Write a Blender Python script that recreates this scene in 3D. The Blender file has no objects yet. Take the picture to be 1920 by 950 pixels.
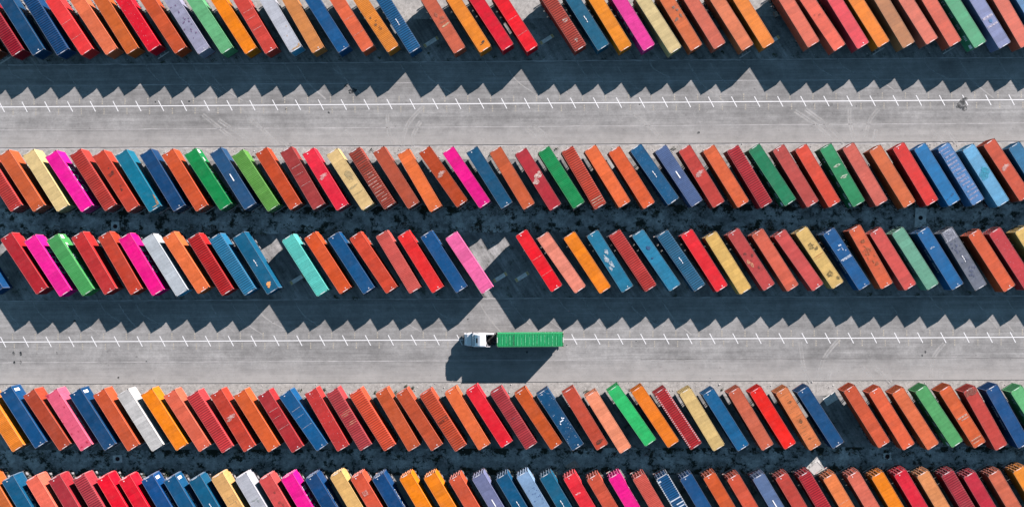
import bpy, math, random
from mathutils import Vector, Matrix, Quaternion

random.seed(7)
SC = bpy.context.scene
COLL = SC.collection
R = math.radians

# ------------------------------------------------------------------ camera
cam_data = bpy.data.cameras.new('camera')
cam_data.sensor_width = 36.0
cam_data.lens = 1395.0 / 1920.0 * 36.0
cam_data.shift_x = -30.0 / 1920.0
cam_data.shift_y = 20.0 / 1920.0
cam_data.clip_start = 1.0
cam_data.clip_end = 3000.0
cam = bpy.data.objects.new('camera', cam_data)
COLL.objects.link(cam)
cam.matrix_world = Matrix.Translation((0, 0, 140.0)) @ Matrix.Rotation(-0.0055, 4, 'Z') @ Matrix.Rotation(0.0076, 4, 'Y')
SC.camera = cam

# ------------------------------------------------------------------ light
SUN_EL = R(21.7)
SUN_H = (-0.690, -0.724)                      # horizontal travel of the light
world = bpy.data.worlds.new('World')
SC.world = world
world.use_nodes = True
wn = world.node_tree
wn.nodes.clear()
sky = wn.nodes.new('ShaderNodeTexSky')
sky.sky_type = 'NISHITA'
sky.sun_disc = False
sky.sun_elevation = SUN_EL
sky.sun_rotation = math.atan2(0.690, 0.724)
sky.altitude = 1500.0
sky.air_density = 0.5
sky.dust_density = 0.0
sky.ozone_density = 1.2
bg = wn.nodes.new('ShaderNodeBackground')
bg.inputs['Strength'].default_value = 0.10
wo = wn.nodes.new('ShaderNodeOutputWorld')
tint = wn.nodes.new('ShaderNodeMix')              # white balance of the sky light
tint.data_type = 'RGBA'
tint.blend_type = 'MULTIPLY'
tint.inputs[0].default_value = 1.0
tint.inputs[7].default_value = (0.95, 1.10, 0.86, 1.0)
wn.links.new(sky.outputs[0], tint.inputs[6])
wn.links.new(tint.outputs[2], bg.inputs[0])
wn.links.new(bg.outputs[0], wo.inputs[0])

sun_data = bpy.data.lights.new('sun', 'SUN')
sun_data.energy = 5.0
sun_data.angle = R(0.5)
sun_data.color = (1.0, 0.905, 0.89)
sun = bpy.data.objects.new('sun', sun_data)
COLL.objects.link(sun)
d = Vector((SUN_H[0] * math.cos(SUN_EL), SUN_H[1] * math.cos(SUN_EL), -math.sin(SUN_EL)))
sun.rotation_euler = d.to_track_quat('-Z', 'Y').to_euler()
sun.location = (60, 60, 80)

SC.view_settings.view_transform = 'Standard'
SC.view_settings.look = 'None'
SC.view_settings.exposure = 1.5
SC.view_settings.gamma = 1.0
SC.view_settings.use_curve_mapping = False
SC.cycles.max_bounces = 8
SC.cycles.diffuse_bounces = 0

# ------------------------------------------------------------------ node helpers
class NT:
    def __init__(self, name):
        self.m = bpy.data.materials.new(name)
        self.m.use_nodes = True
        self.t = self.m.node_tree
        self.t.nodes.clear()
        self.out = self.t.nodes.new('ShaderNodeOutputMaterial')
        self.b = self.t.nodes.new('ShaderNodeBsdfPrincipled')
        self.t.links.new(self.b.outputs[0], self.out.inputs[0])

    def new(self, k, **kw):
        n = self.t.nodes.new(k)
        for a, v in kw.items():
            setattr(n, a, v)
        return n

    def put(self, sock, v):
        if isinstance(v, bpy.types.NodeSocket):
            self.t.links.new(v, sock)
        elif isinstance(v, (tuple, list)) and len(v) == 3 and sock.type == 'RGBA':
            sock.default_value = (*v, 1.0)
        else:
            sock.default_value = v

    def set(self, **kw):
        for a, v in kw.items():
            self.put(self.b.inputs[a.replace('_', ' ')], v)
        return self

    def coord(self, kind='Object', scale=(1, 1, 1), rot=0.0, offset=None):
        c = self.new('ShaderNodeTexCoord').outputs[kind]
        if offset is not None:
            a = self.new('ShaderNodeVectorMath', operation='ADD')
            self.put(a.inputs[0], c)
            self.put(a.inputs[1], offset)
            c = a.outputs[0]
        mp = self.new('ShaderNodeMapping')
        mp.inputs['Rotation'].default_value = (0, 0, rot)
        mp.inputs['Scale'].default_value = scale
        # rotate first, then stretch
        if rot:
            mp.inputs['Scale'].default_value = (1, 1, 1)
            self.put(mp.inputs[0], c)
            m2 = self.new('ShaderNodeMapping')
            m2.inputs['Scale'].default_value = scale
            self.put(m2.inputs[0], mp.outputs[0])
            return m2.outputs[0]
        self.put(mp.inputs[0], c)
        return mp.outputs[0]

    def noise(self, vec, scale=1.0, detail=4.0, rough=0.6):
        n = self.new('ShaderNodeTexNoise')
        self.put(n.inputs['Vector'], vec)
        n.inputs['Scale'].default_value = scale
        n.inputs['Detail'].default_value = detail
        n.inputs['Roughness'].default_value = rough
        return n.outputs[0]

    def voro(self, vec, scale):
        n = self.new('ShaderNodeTexVoronoi')
        self.put(n.inputs['Vector'], vec)
        n.inputs['Scale'].default_value = scale
        return n.outputs['Distance']

    def ramp(self, v, a, b, lo=0.0, hi=1.0):
        n = self.new('ShaderNodeMapRange')
        n.clamp = True
        self.put(n.inputs[0], v)
        n.inputs[1].default_value = a
        n.inputs[2].default_value = b
        n.inputs[3].default_value = lo
        n.inputs[4].default_value = hi
        return n.outputs[0]

    def math(self, op, a, b=0.0):
        n = self.new('ShaderNodeMath', operation=op)
        self.put(n.inputs[0], a)
        self.put(n.inputs[1], b)
        return n.outputs[0]

    def mix(self, f, a, b, mode='MIX'):
        n = self.new('ShaderNodeMix', data_type='RGBA', blend_type=mode)
        self.put(n.inputs[0], f)
        self.put(n.inputs[6], a)
        self.put(n.inputs[7], b)
        return n.outputs[2]

    def attr(self, name):
        n = self.new('ShaderNodeAttribute', attribute_type='OBJECT', attribute_name=name)
        return n.outputs['Fac']

    def grey(self, v):
        n = self.new('ShaderNodeCombineColor')
        for i in range(3):
            self.put(n.inputs[i], v)
        return n.outputs[0]

    def alpha(self, v):
        tr = self.new('ShaderNodeBsdfTransparent')
        mx = self.new('ShaderNodeMixShader')
        self.put(mx.inputs[0], v)
        self.t.links.new(tr.outputs[0], mx.inputs[1])
        self.t.links.new(self.b.outputs[0], mx.inputs[2])
        self.t.links.new(mx.outputs[0], self.out.inputs[0])


def flat(name, col, rough=0.6, metal=0.0, var=0.12, scale=3.0):
    n = NT(name)
    v = n.noise(n.coord('Object'), scale, 5)
    c = n.mix(1.0, col, n.grey(n.ramp(v, 0.3, 0.7, 1 - var, 1 + var)), 'MULTIPLY')
    n.set(Base_Color=c, Roughness=rough, Metallic=metal)
    return n.m

# ------------------------------------------------------------------ materials
def paint_material(name, lighten=0.0, roof=False):
    n = NT(name)
    oi = n.new('ShaderNodeObjectInfo')
    base = oi.outputs['Color']
    off = n.new('ShaderNodeVectorMath', operation='SCALE')
    off.inputs[0].default_value = (37.0, 91.0, 13.0)
    n.put(off.inputs['Scale'], oi.outputs['Random'])
    off = off.outputs[0]
    co = n.coord('Object', (1, 1, 1), 0, off)
    big = n.noise(co, 0.33, 3, 0.55)
    mid = n.noise(co, 1.6, 6, 0.65)
    fine = n.noise(co, 9.0, 5, 0.6)
    streak = n.noise(n.coord('Object', (3.2, 0.22, 0.5), 0, off), 1.0, 4, 0.7)
    # sun-faded areas of the paint
    lum = n.mix(0.5, base, n.mix(0.25, base, (0.42, 0.38, 0.36)))
    c = n.mix(n.ramp(big, 0.45, 0.8, 0.0, 0.20), base, lum)
    m = n.math('MULTIPLY', n.ramp(mid, 0.3, 0.72, 0.84, 1.10), n.ramp(fine, 0.3, 0.7, 0.90, 1.08))
    m = n.math('MULTIPLY', m, n.ramp(streak, 0.3, 0.7, 0.88, 1.09))
    if roof:
        # each pressed roof panel has faded a little differently; dirt lies along the weld between two panels
        sx = n.new('ShaderNodeSeparateXYZ')
        n.put(sx.inputs[0], n.new('ShaderNodeTexCoord').outputs['Object'])
        px = n.math('DIVIDE', n.math('ADD', sx.outputs[0], 6.1), 1.108)
        wn_ = n.new('ShaderNodeTexWhiteNoise', noise_dimensions='2D')
        cb = n.new('ShaderNodeCombineXYZ')
        n.put(cb.inputs[0], n.math('FLOOR', px))
        n.put(cb.inputs[1], n.math('MULTIPLY', oi.outputs['Random'], 977.0))
        n.put(wn_.inputs['Vector'], cb.outputs[0])
        m = n.math('MULTIPLY', m, n.ramp(wn_.outputs['Value'], 0.0, 1.0, 0.88, 1.08))
        fr = n.math('FRACT', px)
        ln = n.math('MULTIPLY', n.ramp(fr, 0.0, 0.07, 1.0, 0.0), n.ramp(streak, 0.35, 0.65, 0.05, 0.30))
        m = n.math('MULTIPLY', m, n.math('SUBTRACT', 1.0, ln))
        # valleys of the pressed ribs are darker
        rv = n.math('FRACT', n.math('DIVIDE', n.math('ADD', sx.outputs[0], 6.095 - 0.16), n.math('MAXIMUM', n.attr('rib_pitch'), 0.05)))
        vd = n.math('MULTIPLY', n.ramp(rv, 0.40, 0.30, 0.0, 1.0), n.math('MULTIPLY', n.attr('rib_dirt'), n.ramp(mid, 0.3, 0.7, 0.55, 1.25)))  # rib_dirt: how dark the rib valleys are
        m = n.math('MULTIPLY', m, n.math('SUBTRACT', 1.0, vd))
    c = n.mix(1.0, c, n.grey(m), 'MULTIPLY')
    # grime and rust
    g = n.noise(co, 2.3, 8, 0.72)
    gm = n.math('MULTIPLY', n.ramp(g, 0.60, 0.70), n.attr('grime'))
    dk = n.mix(0.25, (0.045, 0.022, 0.014), base)
    c = n.mix(gm, c, dk)
    if roof:
        vs = n.voro(co, 2.3)
        wm = n.math('MULTIPLY', n.ramp(vs, 0.08, 0.16, 1.0, 0.0), n.attr('flecks'))
        c = n.mix(wm, c, (0.46, 0.48, 0.52))
        dust = n.math('MULTIPLY', n.ramp(n.noise(co, 0.9, 5, 0.65), 0.50, 0.80, 0.0, 0.05), 1.0)
        c = n.mix(dust, c, (0.26, 0.23, 0.21))
    if lighten:
        c = n.mix(lighten, c, (0.52, 0.48, 0.44))
    n.set(Base_Color=c, Roughness=n.ramp(mid, 0.3, 0.7, 0.50, 0.72))
    n.b.inputs['Specular IOR Level'].default_value = 0.18
    return n.m


M_PAINT = paint_material('container_paint')
M_ROOF = paint_material('container_roof_paint', roof=True)
M_RAIL = paint_material('container_rail_paint', lighten=0.10)  # rails slightly paler: sunlit edges painted into the colour
n = NT('mark_paint')                       # solid marks; colour per object
oi = n.new('ShaderNodeObjectInfo')
v = n.noise(n.coord('Object'), 4.0, 5)
n.set(Base_Color=n.mix(1.0, oi.outputs['Color'], n.grey(n.ramp(v, 0.3, 0.7, 0.85, 1.1)), 'MULTIPLY'), Roughness=0.7)
M_MARK = n.m
n = NT('stain')                            # stains with a broken outline
oi = n.new('ShaderNodeObjectInfo')
v = n.noise(n.coord('Object'), 3.2, 6, 0.7)
n.set(Base_Color=oi.outputs['Color'], Roughness=0.75)
n.alpha(n.ramp(v, 0.36, 0.58, 0.05, 0.80))
M_STAIN = n.m

M_CAST = flat('casting_iron', (0.05, 0.042, 0.038), 0.7)
M_RUBBER = flat('rubber', (0.018, 0.018, 0.019), 0.85)
M_RIM = flat('rim_steel', (0.42, 0.42, 0.43), 0.45, 0.6)
M_GREY = flat('galvanised', (0.50, 0.48, 0.45), 0.55, 0.2)
n = NT('chassis_paint')
oi = n.new('ShaderNodeObjectInfo')
v = n.noise(n.coord('Object'), 2.5, 6)
n.set(Base_Color=n.mix(1.0, oi.outputs['Color'], n.grey(n.ramp(v, 0.3, 0.7, 0.7, 1.2)), 'MULTIPLY'), Roughness=0.65)
M_CHASSIS = n.m
M_WHITE = flat('white_paint', (0.66, 0.67, 0.68), 0.35, 0.0, 0.04)
M_WHITE.node_tree.nodes['Principled BSDF'].inputs['Coat Weight'].default_value = 0.3
M_GLASS = flat('dark_glass', (0.012, 0.014, 0.018), 0.08, 0.0, 0.0)
M_BLACK = flat('black_plastic', (0.015, 0.015, 0.017), 0.5)
M_LAMP = flat('lamp_lens', (0.75, 0.76, 0.78), 0.15, 0.0, 0.02)
M_RED = flat('red_lens', (0.45, 0.02, 0.02), 0.25, 0.0, 0.02)


def lane_material(name, dust_lo, dust_hi, dusty_side):
    n = NT(name)
    co = n.coord('Object')
    st1 = n.noise(n.coord('Object', (0.03, 1.1, 1)), 1.0, 5, 0.65)
    st2 = n.noise(n.coord('Object', (0.10, 3.4, 1)), 1.0, 4, 0.7)
    blot = n.noise(co, 0.16, 5, 0.6)
    wide = n.noise(co, 0.035, 2, 0.5)
    grain = n.noise(co, 3.0, 6, 0.75)
    m = n.math('MULTIPLY', n.ramp(st1, 0.3, 0.7, 0.80, 1.19), n.ramp(st2, 0.3, 0.7, 0.90, 1.10))
    m = n.math('MULTIPLY', m, n.ramp(blot, 0.3, 0.7, 0.76, 1.18))
    m = n.math('MULTIPLY', m, n.ramp(grain, 0.28, 0.72, 0.86, 1.13))
    m = n.math('MULTIPLY', m, n.ramp(n.noise(co, 0.8, 5, 0.7), 0.3, 0.7, 0.83, 1.14))
    m = n.math('MULTIPLY', m, n.ramp(wide, 0.35, 0.65, 0.90, 1.08))
    c = n.mix(1.0, (0.220, 0.217, 0.209), n.grey(m), 'MULTIPLY')
    # pale dust blown in from the gravel edge, broken up by noise
    sp = n.new('ShaderNodeSeparateXYZ')
    n.put(sp.inputs[0], n.new('ShaderNodeTexCoord').outputs['Object'])
    dm = n.ramp(n.math('ADD', sp.outputs[1], n.math('MULTIPLY', n.noise(n.coord('Object', (0.25, 0.5, 1)), 1.0, 5, 0.6), 5.0)), dust_lo + 2.5, dust_hi + 2.5)
    dm = n.math('MULTIPLY', dm, n.ramp(n.noise(n.coord('Object', (0.5, 0.5, 1)), 1.0, 6, 0.7), 0.25, 0.75, 0.45, 0.95))
    c = n.mix(dm, c, (0.315, 0.303, 0.286))
    # oil drops and little dark flecks
    ol = n.noise(co, 0.9, 3, 0.5)
    c = n.mix(n.ramp(ol, 0.68, 0.78, 0.0, 0.55), c, (0.07, 0.07, 0.07))
    fl = n.noise(co, 4.2, 3, 0.5)
    c = n.mix(n.ramp(fl, 0.66, 0.76, 0.0, 0.5), c, (0.08, 0.08, 0.078))
    bp = n.new('ShaderNodeBump')
    bp.inputs['Strength'].default_value = 0.12
    bp.inputs['Distance'].default_value = 0.02
    n.put(bp.inputs['Height'], grain)
    n.set(Base_Color=c, Roughness=0.9, Normal=bp.outputs[0])
    n.b.inputs['Specular IOR Level'].default_value = 0.15
    return n.m


M_LANE_U = lane_material('upper_asphalt', 27.0, 22.6, 0)
M_LANE_L = lane_material('lower_asphalt', -17.5, -21.5, 0)


def gravel_material(name, pale, dark, amount, scale=1.0, weeds=0.0, streak_rot=None):
    n = NT(name)
    co = n.coord('Object')
    a = n.noise(co, 0.22 * scale, 6, 0.65)
    b = n.noise(co, 1.1 * scale, 7, 0.72)
    g = n.noise(co, 5.0, 5, 0.7)
    c = n.mix(n.ramp(a, 0.32, 0.68), dark, pale)
    c = n.mix(1.0, c, n.grey(n.ramp(b, 0.28, 0.72, 0.62, 1.30)), 'MULTIPLY')
    c = n.mix(1.0, c, n.grey(n.ramp(g, 0.28, 0.72, 0.78, 1.20)), 'MULTIPLY')
    if streak_rot is not None:
        s = n.noise(n.coord('Object', (0.07, 1.3, 1), streak_rot), 1.0, 4, 0.6)
        c = n.mix(1.0, c, n.grey(n.ramp(s, 0.32, 0.68, 0.66, 1.25)), 'MULTIPLY')
    sp = n.noise(co, 2.6, 4, 0.6)
    c = n.mix(n.ramp(sp, 0.63, 0.72, 0.0, amount), c, (0.045, 0.04, 0.036))
    if weeds:
        w = n.noise(co, 0.55, 8, 0.75)
        c = n.mix(n.ramp(w, 0.53, 0.63, 0.0, weeds), c, (0.022, 0.030, 0.016))
    st = n.voro(co, 2.2)
    c = n.mix(n.ramp(st, 0.05, 0.10, 0.6, 0.0), c, (0.42, 0.41, 0.39))
    bp = n.new('ShaderNodeBump')
    bp.inputs['Strength'].default_value = 0.35
    bp.inputs['Distance'].default_value = 0.06
    n.put(bp.inputs['Height'], b)
    n.set(Base_Color=c, Roughness=0.95, Normal=bp.outputs[0])
    n.b.inputs['Specular IOR Level'].default_value = 0.1
    return n.m


M_VERGE = gravel_material('pale_gravel', (0.365, 0.350, 0.325), (0.275, 0.265, 0.248), 0.75, 1.4)
M_BAY = gravel_material('worn_bay_surface', (0.34, 0.335, 0.325), (0.15, 0.15, 0.147), 0.45, 1.0, 0.75, R(58))
def dirt_material(name, centre):
    n = NT(name)
    co = n.coord('Object')
    a = n.noise(co, 0.30, 7, 0.68)
    b = n.noise(co, 1.3, 7, 0.75)
    g = n.noise(co, 4.5, 5, 0.7)
    c = n.mix(n.ramp(a, 0.36, 0.62), (0.19, 0.19, 0.185), (0.54, 0.535, 0.51))
    c = n.mix(1.0, c, n.grey(n.ramp(b, 0.28, 0.72, 0.50, 1.42)), 'MULTIPLY')
    c = n.mix(1.0, c, n.grey(n.ramp(g, 0.28, 0.72, 0.70, 1.30)), 'MULTIPLY')
    # weeds and damp moss grow away from the wheel path in the middle
    sp = n.new('ShaderNodeSeparateXYZ')
    n.put(sp.inputs[0], n.new('ShaderNodeTexCoord').outputs['Object'])
    dist = n.math('ABSOLUTE', n.math('SUBTRACT', sp.outputs[1], centre))
    w = n.math('ADD', n.noise(co, 0.42, 8, 0.72), n.math('MULTIPLY', n.ramp(dist, 0.3, 2.6), 0.085))
    c = n.mix(n.ramp(w, 0.545, 0.605, 0.0, 0.95), c, (0.016, 0.022, 0.014))
    st = n.voro(co, 1.9)
    c = n.mix(n.ramp(st, 0.05, 0.10, 0.7, 0.0), c, (0.45, 0.44, 0.42))
    n.set(Base_Color=c, Roughness=0.95)
    n.b.inputs['Specular IOR Level'].default_value = 0.1
    return n.m


M_DIRT_U = dirt_material('damp_dirt_upper', 8.4)
M_DIRT_L = dirt_material('damp_dirt_lower', -37.0)
M_GROUND = gravel_material('yard_gravel', (0.32, 0.305, 0.285), (0.23, 0.22, 0.20), 0.5, 0.6)

n = NT('line_paint')
co = n.coord('Object')
w = n.noise(co, 2.2, 6, 0.7)
n.set(Base_Color=n.mix(n.ramp(w, 0.35, 0.7, 0.0, 0.2), (0.60, 0.60, 0.59), (0.36, 0.35, 0.34)), Roughness=0.75)
n.alpha(n.ramp(w, 0.66, 0.74, 1.0, 0.35))
M_LINE = n.m
n = NT('worn_line_paint')
w = n.noise(n.coord('Object'), 3.2, 5, 0.7)
n.set(Base_Color=(0.46, 0.42, 0.34), Roughness=0.8)
n.alpha(n.ramp(w, 0.36, 0.66, 0.80, 0.20))
M_WORN = n.m
n = NT('tyre_dust')
w = n.noise(n.coord('Object'), 0.45, 6, 0.7)
n.set(Base_Color=(0.43, 0.42, 0.40), Roughness=0.95)
n.alpha(n.ramp(w, 0.32, 0.62, 0.18, 0.62))
M_TRACK = n.m
n = NT('oil_stain')
w = n.noise(n.coord('Object'), 1.6, 5, 0.65)
n.set(Base_Color=(0.012, 0.016, 0.017), Roughness=0.5)
n.alpha(n.ramp(w, 0.40, 0.60, 0.0, 0.93))
M_OIL = n.m
M_SEAM_P = flat('pale_joint', (0.34, 0.33, 0.32), 0.9, 0, 0.3, 0.6)
M_SEAM_D = flat('dark_joint', (0.13, 0.125, 0.12), 0.9, 0, 0.3, 0.6)
M_CONC = flat('concrete', (0.66, 0.65, 0.61), 0.9, 0, 0.25, 1.6)
M_YELLOW = flat('faded_yellow', (0.52, 0.40, 0.18), 0.8, 0, 0.3, 3)
M_HOLE = flat('dark_hole', (0.006, 0.006, 0.007), 0.9)
M_BOARD = flat('weathered_board', (0.42, 0.33, 0.27), 0.85, 0, 0.35, 2.5)
M_SHEET = flat('white_sheet', (0.42, 0.41, 0.39), 0.6, 0, 0.12, 3)
M_WEED = flat('weed_leaf', (0.035, 0.052, 0.022), 0.8, 0, 0.5, 0.7)
M_STONE = flat('loose_stone', (0.42, 0.40, 0.38), 0.9, 0, 0.4, 0.9)

# ------------------------------------------------------------------ mesh helpers
class MB:
    def __init__(self):
        self.v, self.f, self.mi = [], [], []

    def face(self, pts, mi=0):
        k = len(self.v)
        self.v += [tuple(p) for p in pts]
        self.f.append(tuple(range(k, k + len(pts))))
        self.mi.append(mi)

    def box(self, x0, x1, y0, y1, z0, z1, mi=0):
        k = len(self.v)
        self.v += [(x0, y0, z0), (x1, y0, z0), (x1, y1, z0), (x0, y1, z0), (x0, y0, z1), (x1, y0, z1), (x1, y1, z1), (x0, y1, z1)]
        for q in ((3, 2, 1, 0), (4, 5, 6, 7), (0, 1, 5, 4), (1, 2, 6, 5), (2, 3, 7, 6), (3, 0, 4, 7)):
            self.f.append(tuple(k + i for i in q))
            self.mi.append(mi)

    def tube(self, p, q, r, n=10, mi=0, r2=None, cap=True):
        p, q = Vector(p), Vector(q)
        r2 = r if r2 is None else r2
        ax = (q - p).normalized()
        a = ax.orthogonal().normalized()
        b = ax.cross(a)
        k = len(self.v)
        for i in range(n):
            t = 2 * math.pi * i / n
            dv = a * math.cos(t) + b * math.sin(t)
            self.v.append(tuple(p + dv * r))
            self.v.append(tuple(q + dv * r2))
        for i in range(n):
            j = (i + 1) % n
            self.f.append((k + 2 * i, k + 2 * j, k + 2 * j + 1, k + 2 * i + 1))
            self.mi.append(mi)
        if cap:
            self.f.append(tuple(k + 2 * i for i in reversed(range(n))))
            self.mi.append(mi)
            self.f.append(tuple(k + 2 * i + 1 for i in range(n)))
            self.mi.append(mi)

    def loft(self, rings, mi=0, cap=True):
        k = len(self.v)
        n = len(rings[0])
        for r_ in rings:
            self.v += [tuple(p) for p in r_]
        for a in range(len(rings) - 1):
            for i in range(n):
                j = (i + 1) % n
                self.f.append((k + a * n + i, k + a * n + j, k + (a + 1) * n + j, k + (a + 1) * n + i))
                self.mi.append(mi)
        if cap:
            self.f.append(tuple(k + i for i in reversed(range(n))))
            self.mi.append(mi)
            self.f.append(tuple(k + (len(rings) - 1) * n + i for i in range(n)))
            self.mi.append(mi)

    def mesh(self, name, mats):
        me = bpy.data.meshes.new(name)
        me.from_pydata(self.v, [], self.f)
        for m in (mats if isinstance(mats, (list, tuple)) else [mats]):
            me.materials.append(m)
        me.polygons.foreach_set('material_index', self.mi)
        me.update()
        return me


def part(name, mesh, parent, color=None, loc=None, **props):
    o = bpy.data.objects.new(name, mesh)
    COLL.objects.link(o)
    o.parent = parent
    if color is not None:
        o.color = (*color, 1.0)
    if loc is not None:
        o.location = loc
    for k, v in props.items():
        o[k] = v
    return o


def thing(name, label, cat, loc=(0, 0, 0), rz=0.0, group=None, mesh=None):
    o = bpy.data.objects.new(name, mesh)
    COLL.objects.link(o)
    o.location = loc
    o.rotation_euler = (0, 0, rz)
    o['label'] = label
    o['category'] = cat
    if group:
        o['group'] = group
    return o


def struct(name, mesh):
    o = bpy.data.objects.new(name, mesh)
    COLL.objects.link(o)
    o['kind'] = 'structure'
    return o


def stuff(name, mesh):
    o = bpy.data.objects.new(name, mesh)
    COLL.objects.link(o)
    o['kind'] = 'stuff'
    return o


def sheet(name, x0, x1, y0, y1, z, mat):
    m = MB()
    m.face([(x0, y0, z), (x1, y0, z), (x1, y1, z), (x0, y1, z)])
    return struct(name, m.mesh(name, mat))

# ------------------------------------------------------------------ ground
XW = 260.0
GROUND_Z = -0.012
sheet('ground', -1500, 1500, -1500, 1500, GROUND_Z, M_GROUND)
LZ = 0.06                                       # top of the lane slabs
for nm, y0, y1, mat in (('upper_lane', 22.50, 38.25, M_LANE_U), ('lower_lane', -22.10, -6.30, M_LANE_L)):
    m = MB()
    m.box(-XW, XW, y0, y1, -0.3, LZ)
    struct(nm, m.mesh(nm, mat))
# parking bays (four strips), pale verges and the dirt strips between back-to-back rows
sheet('parking_bay', -XW, XW, 38.25, 46.2, 0.0, M_BAY)
sheet('parking_bay', -XW, XW, 11.0, 19.8, 0.0, M_BAY)
sheet('parking_bay', -XW, XW, -6.30, 6.0, 0.0, M_BAY)
sheet('parking_bay', -XW, XW, -34.6, -24.9, 0.0, M_BAY)
sheet('parking_bay', -XW, XW, -60.0, -39.6, 0.0, M_BAY)
sheet('gravel_verge', -XW, XW, 19.8, 22.50, 0.0, M_VERGE)
sheet('gravel_verge', -XW, XW, -24.9, -22.10, 0.0, M_VERGE)
sheet('dirt_strip', -XW, XW, 6.0, 11.0, 0.0, M_DIRT_U)
sheet('dirt_strip', -XW, XW, -39.6, -34.6, 0.0, M_DIRT_L)
sheet('gravel_verge', -XW, XW, 46.2, 70.0, 0.0, M_VERGE)


def wavy_strip(name, x0, x1, y, w, z, mat, amp=0.05, step=1.5, seed=1):
    rnd = random.Random(seed)
    m = MB()
    x = x0
    py, pw = y, w
    while x < x1:
        ny = y + rnd.uniform(-amp, amp)
        nw = w * rnd.uniform(0.4, 1.5)
        m.face([(x, py - pw / 2, z), (x + step, ny - nw / 2, z), (x + step, ny + nw / 2, z), (x, py + pw / 2, z)])
        py, pw = ny, nw
        x += step
    return struct(name, m.mesh(name, mat))


wavy_strip('lane_joint', -XW, XW, 25.85, 0.09, LZ + 0.004, M_SEAM_P, 0.03, 2.0, 2)
wavy_strip('lane_joint', -XW, XW, 34.2, 0.08, LZ + 0.004, M_SEAM_P, 0.03, 2.0, 3)
wavy_strip('lane_joint', -XW, 30, -18.05, 0.10, LZ + 0.004, M_SEAM_P, 0.03, 2.0, 4)
wavy_strip('lane_joint', 20, XW, -18.0, 0.09, LZ + 0.004, M_SEAM_D, 0.03, 2.0, 5)
wavy_strip('dusty_lane_edge', -XW, XW, 38.12, 0.20, LZ + 0.004, M_SEAM_P, 0.06, 0.9, 6)
wavy_strip('dusty_lane_edge', -XW, XW, -6.42, 0.16, LZ + 0.004, M_SEAM_P, 0.05, 0.9, 7)
wavy_strip('dusty_lane_edge', -XW, XW, 22.30, 0.22, 0.004, M_SEAM_P, 0.08, 0.8, 8)

# painted line with slanted ticks, and the worn bay numbers beside each tick
TICK0, PITCH = -96.57, 4.318
for y in (30.215, -14.15):
    m = MB()
    m.face([(-XW, y - 0.085, LZ + 0.008), (XW, y - 0.085, LZ + 0.008), (XW, y + 0.085, LZ + 0.008), (-XW, y + 0.085, LZ + 0.008)])
    struct('painted_line', m.mesh('painted_line', M_LINE))
    t = MB()
    w = MB()
    rnd = random.Random(int(y))
    ux, uy = math.cos(R(-62.5)), math.sin(R(-62.5))
    nx, ny = -uy, ux
    for k in range(-12, 60):
        cx = TICK0 + PITCH * k + 0.5
        hl, hw = 1.10, 0.085
        q = [(cx + ux * a * hl + nx * b * hw, y + uy * a * hl + ny * b * hw, LZ + 0.012) for a, b in ((-1, -1), (1, -1), (1, 1), (-1, 1))]
        t.face(q[::-1] if False else q)
        bx = cx + PITCH / 2 - 0.2
        for side in (1, -1):
            yy = y + side * 0.95
            xx = bx - side * 0.16
            for j in range(3):
                hh = yy + (j - 1) * 0.42
                ww = rnd.uniform(0.16, 0.27)
                w.face([(xx - ww / 2, hh - 0.15, LZ + 0.008), (xx + ww / 2, hh - 0.15, LZ + 0.008), (xx + ww / 2, hh + 0.15, LZ + 0.008), (xx - ww / 2, hh + 0.15, LZ + 0.008)])
    struct('painted_ticks', t.mesh('painted_ticks', M_LINE))
    struct('worn_bay_marks', w.mesh('worn_bay_marks', M_WORN))

TRACKS = [[(-20.59, 29.78), (-22.24, 28.09), (-23.53, 26.46), (-24.29, 24.55), (-24.56, 22.38)], [(-21.11, 26.94), (-22.02, 25.54), (-22.58, 24.14), (-22.65, 22.37)], [(-27.44, 28.39), (-27.35, 26.72), (-27.09, 24.67), (-26.37, 22.66)], [(-35.52, 25.38), (-34.41, 24.12), (-33.21, 22.7)], [(51.14, 28.74), (55.11, 25.71), (58.38, 22.39)], [(49.14, 28.46), (53.12, 25.73), (56.09, 22.9)], [(59.42, 28.88), (59.36, 26.88), (60.08, 22.98)], [(64.8, 28.65), (63.09, 26.46), (62.28, 23.16)], [(64.33, 24.85), (63.87, 22.65)], [(74.54, 24.78), (76.82, 22.56)], [(77.23, 24.86), (79.3, 22.25)], [(57.28, -14.32), (55.88, -15.82), (54.37, -17.91), (53.61, -19.91), (53.3, -21.86)], [(55.52, -20.12), (55.05, -22.02)], [(61.54, -19.64), (63.88, -22.05)], [(63.74, -19.55), (66.81, -22.47)], [(76.81, -15.21), (74.8, -17.9), (74.28, -21.6)], [(49.9, -14.79), (50.57, -19.79), (51.85, -22.5)], [(76.18, -19.91), (76.07, -21.91)], [(0.08, 26.09), (3.08, 23.56), (4.28, 22.75)], [(-1.43, 25.6), (1.07, 23.38)], [(19.14, 27.97), (22.63, 24.93), (24.12, 23.22)], [(-47.72, 23.71), (-46.22, 22.59)], [(-53.25, 27.47), (-50.24, 24.93), (-48.23, 22.7)], [(-59.31, 27.51), (-56.29, 25.48), (-52.27, 22.73)], [(-62.33, 28.54), (-57.31, 24.48), (-55.8, 22.75)]]


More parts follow.
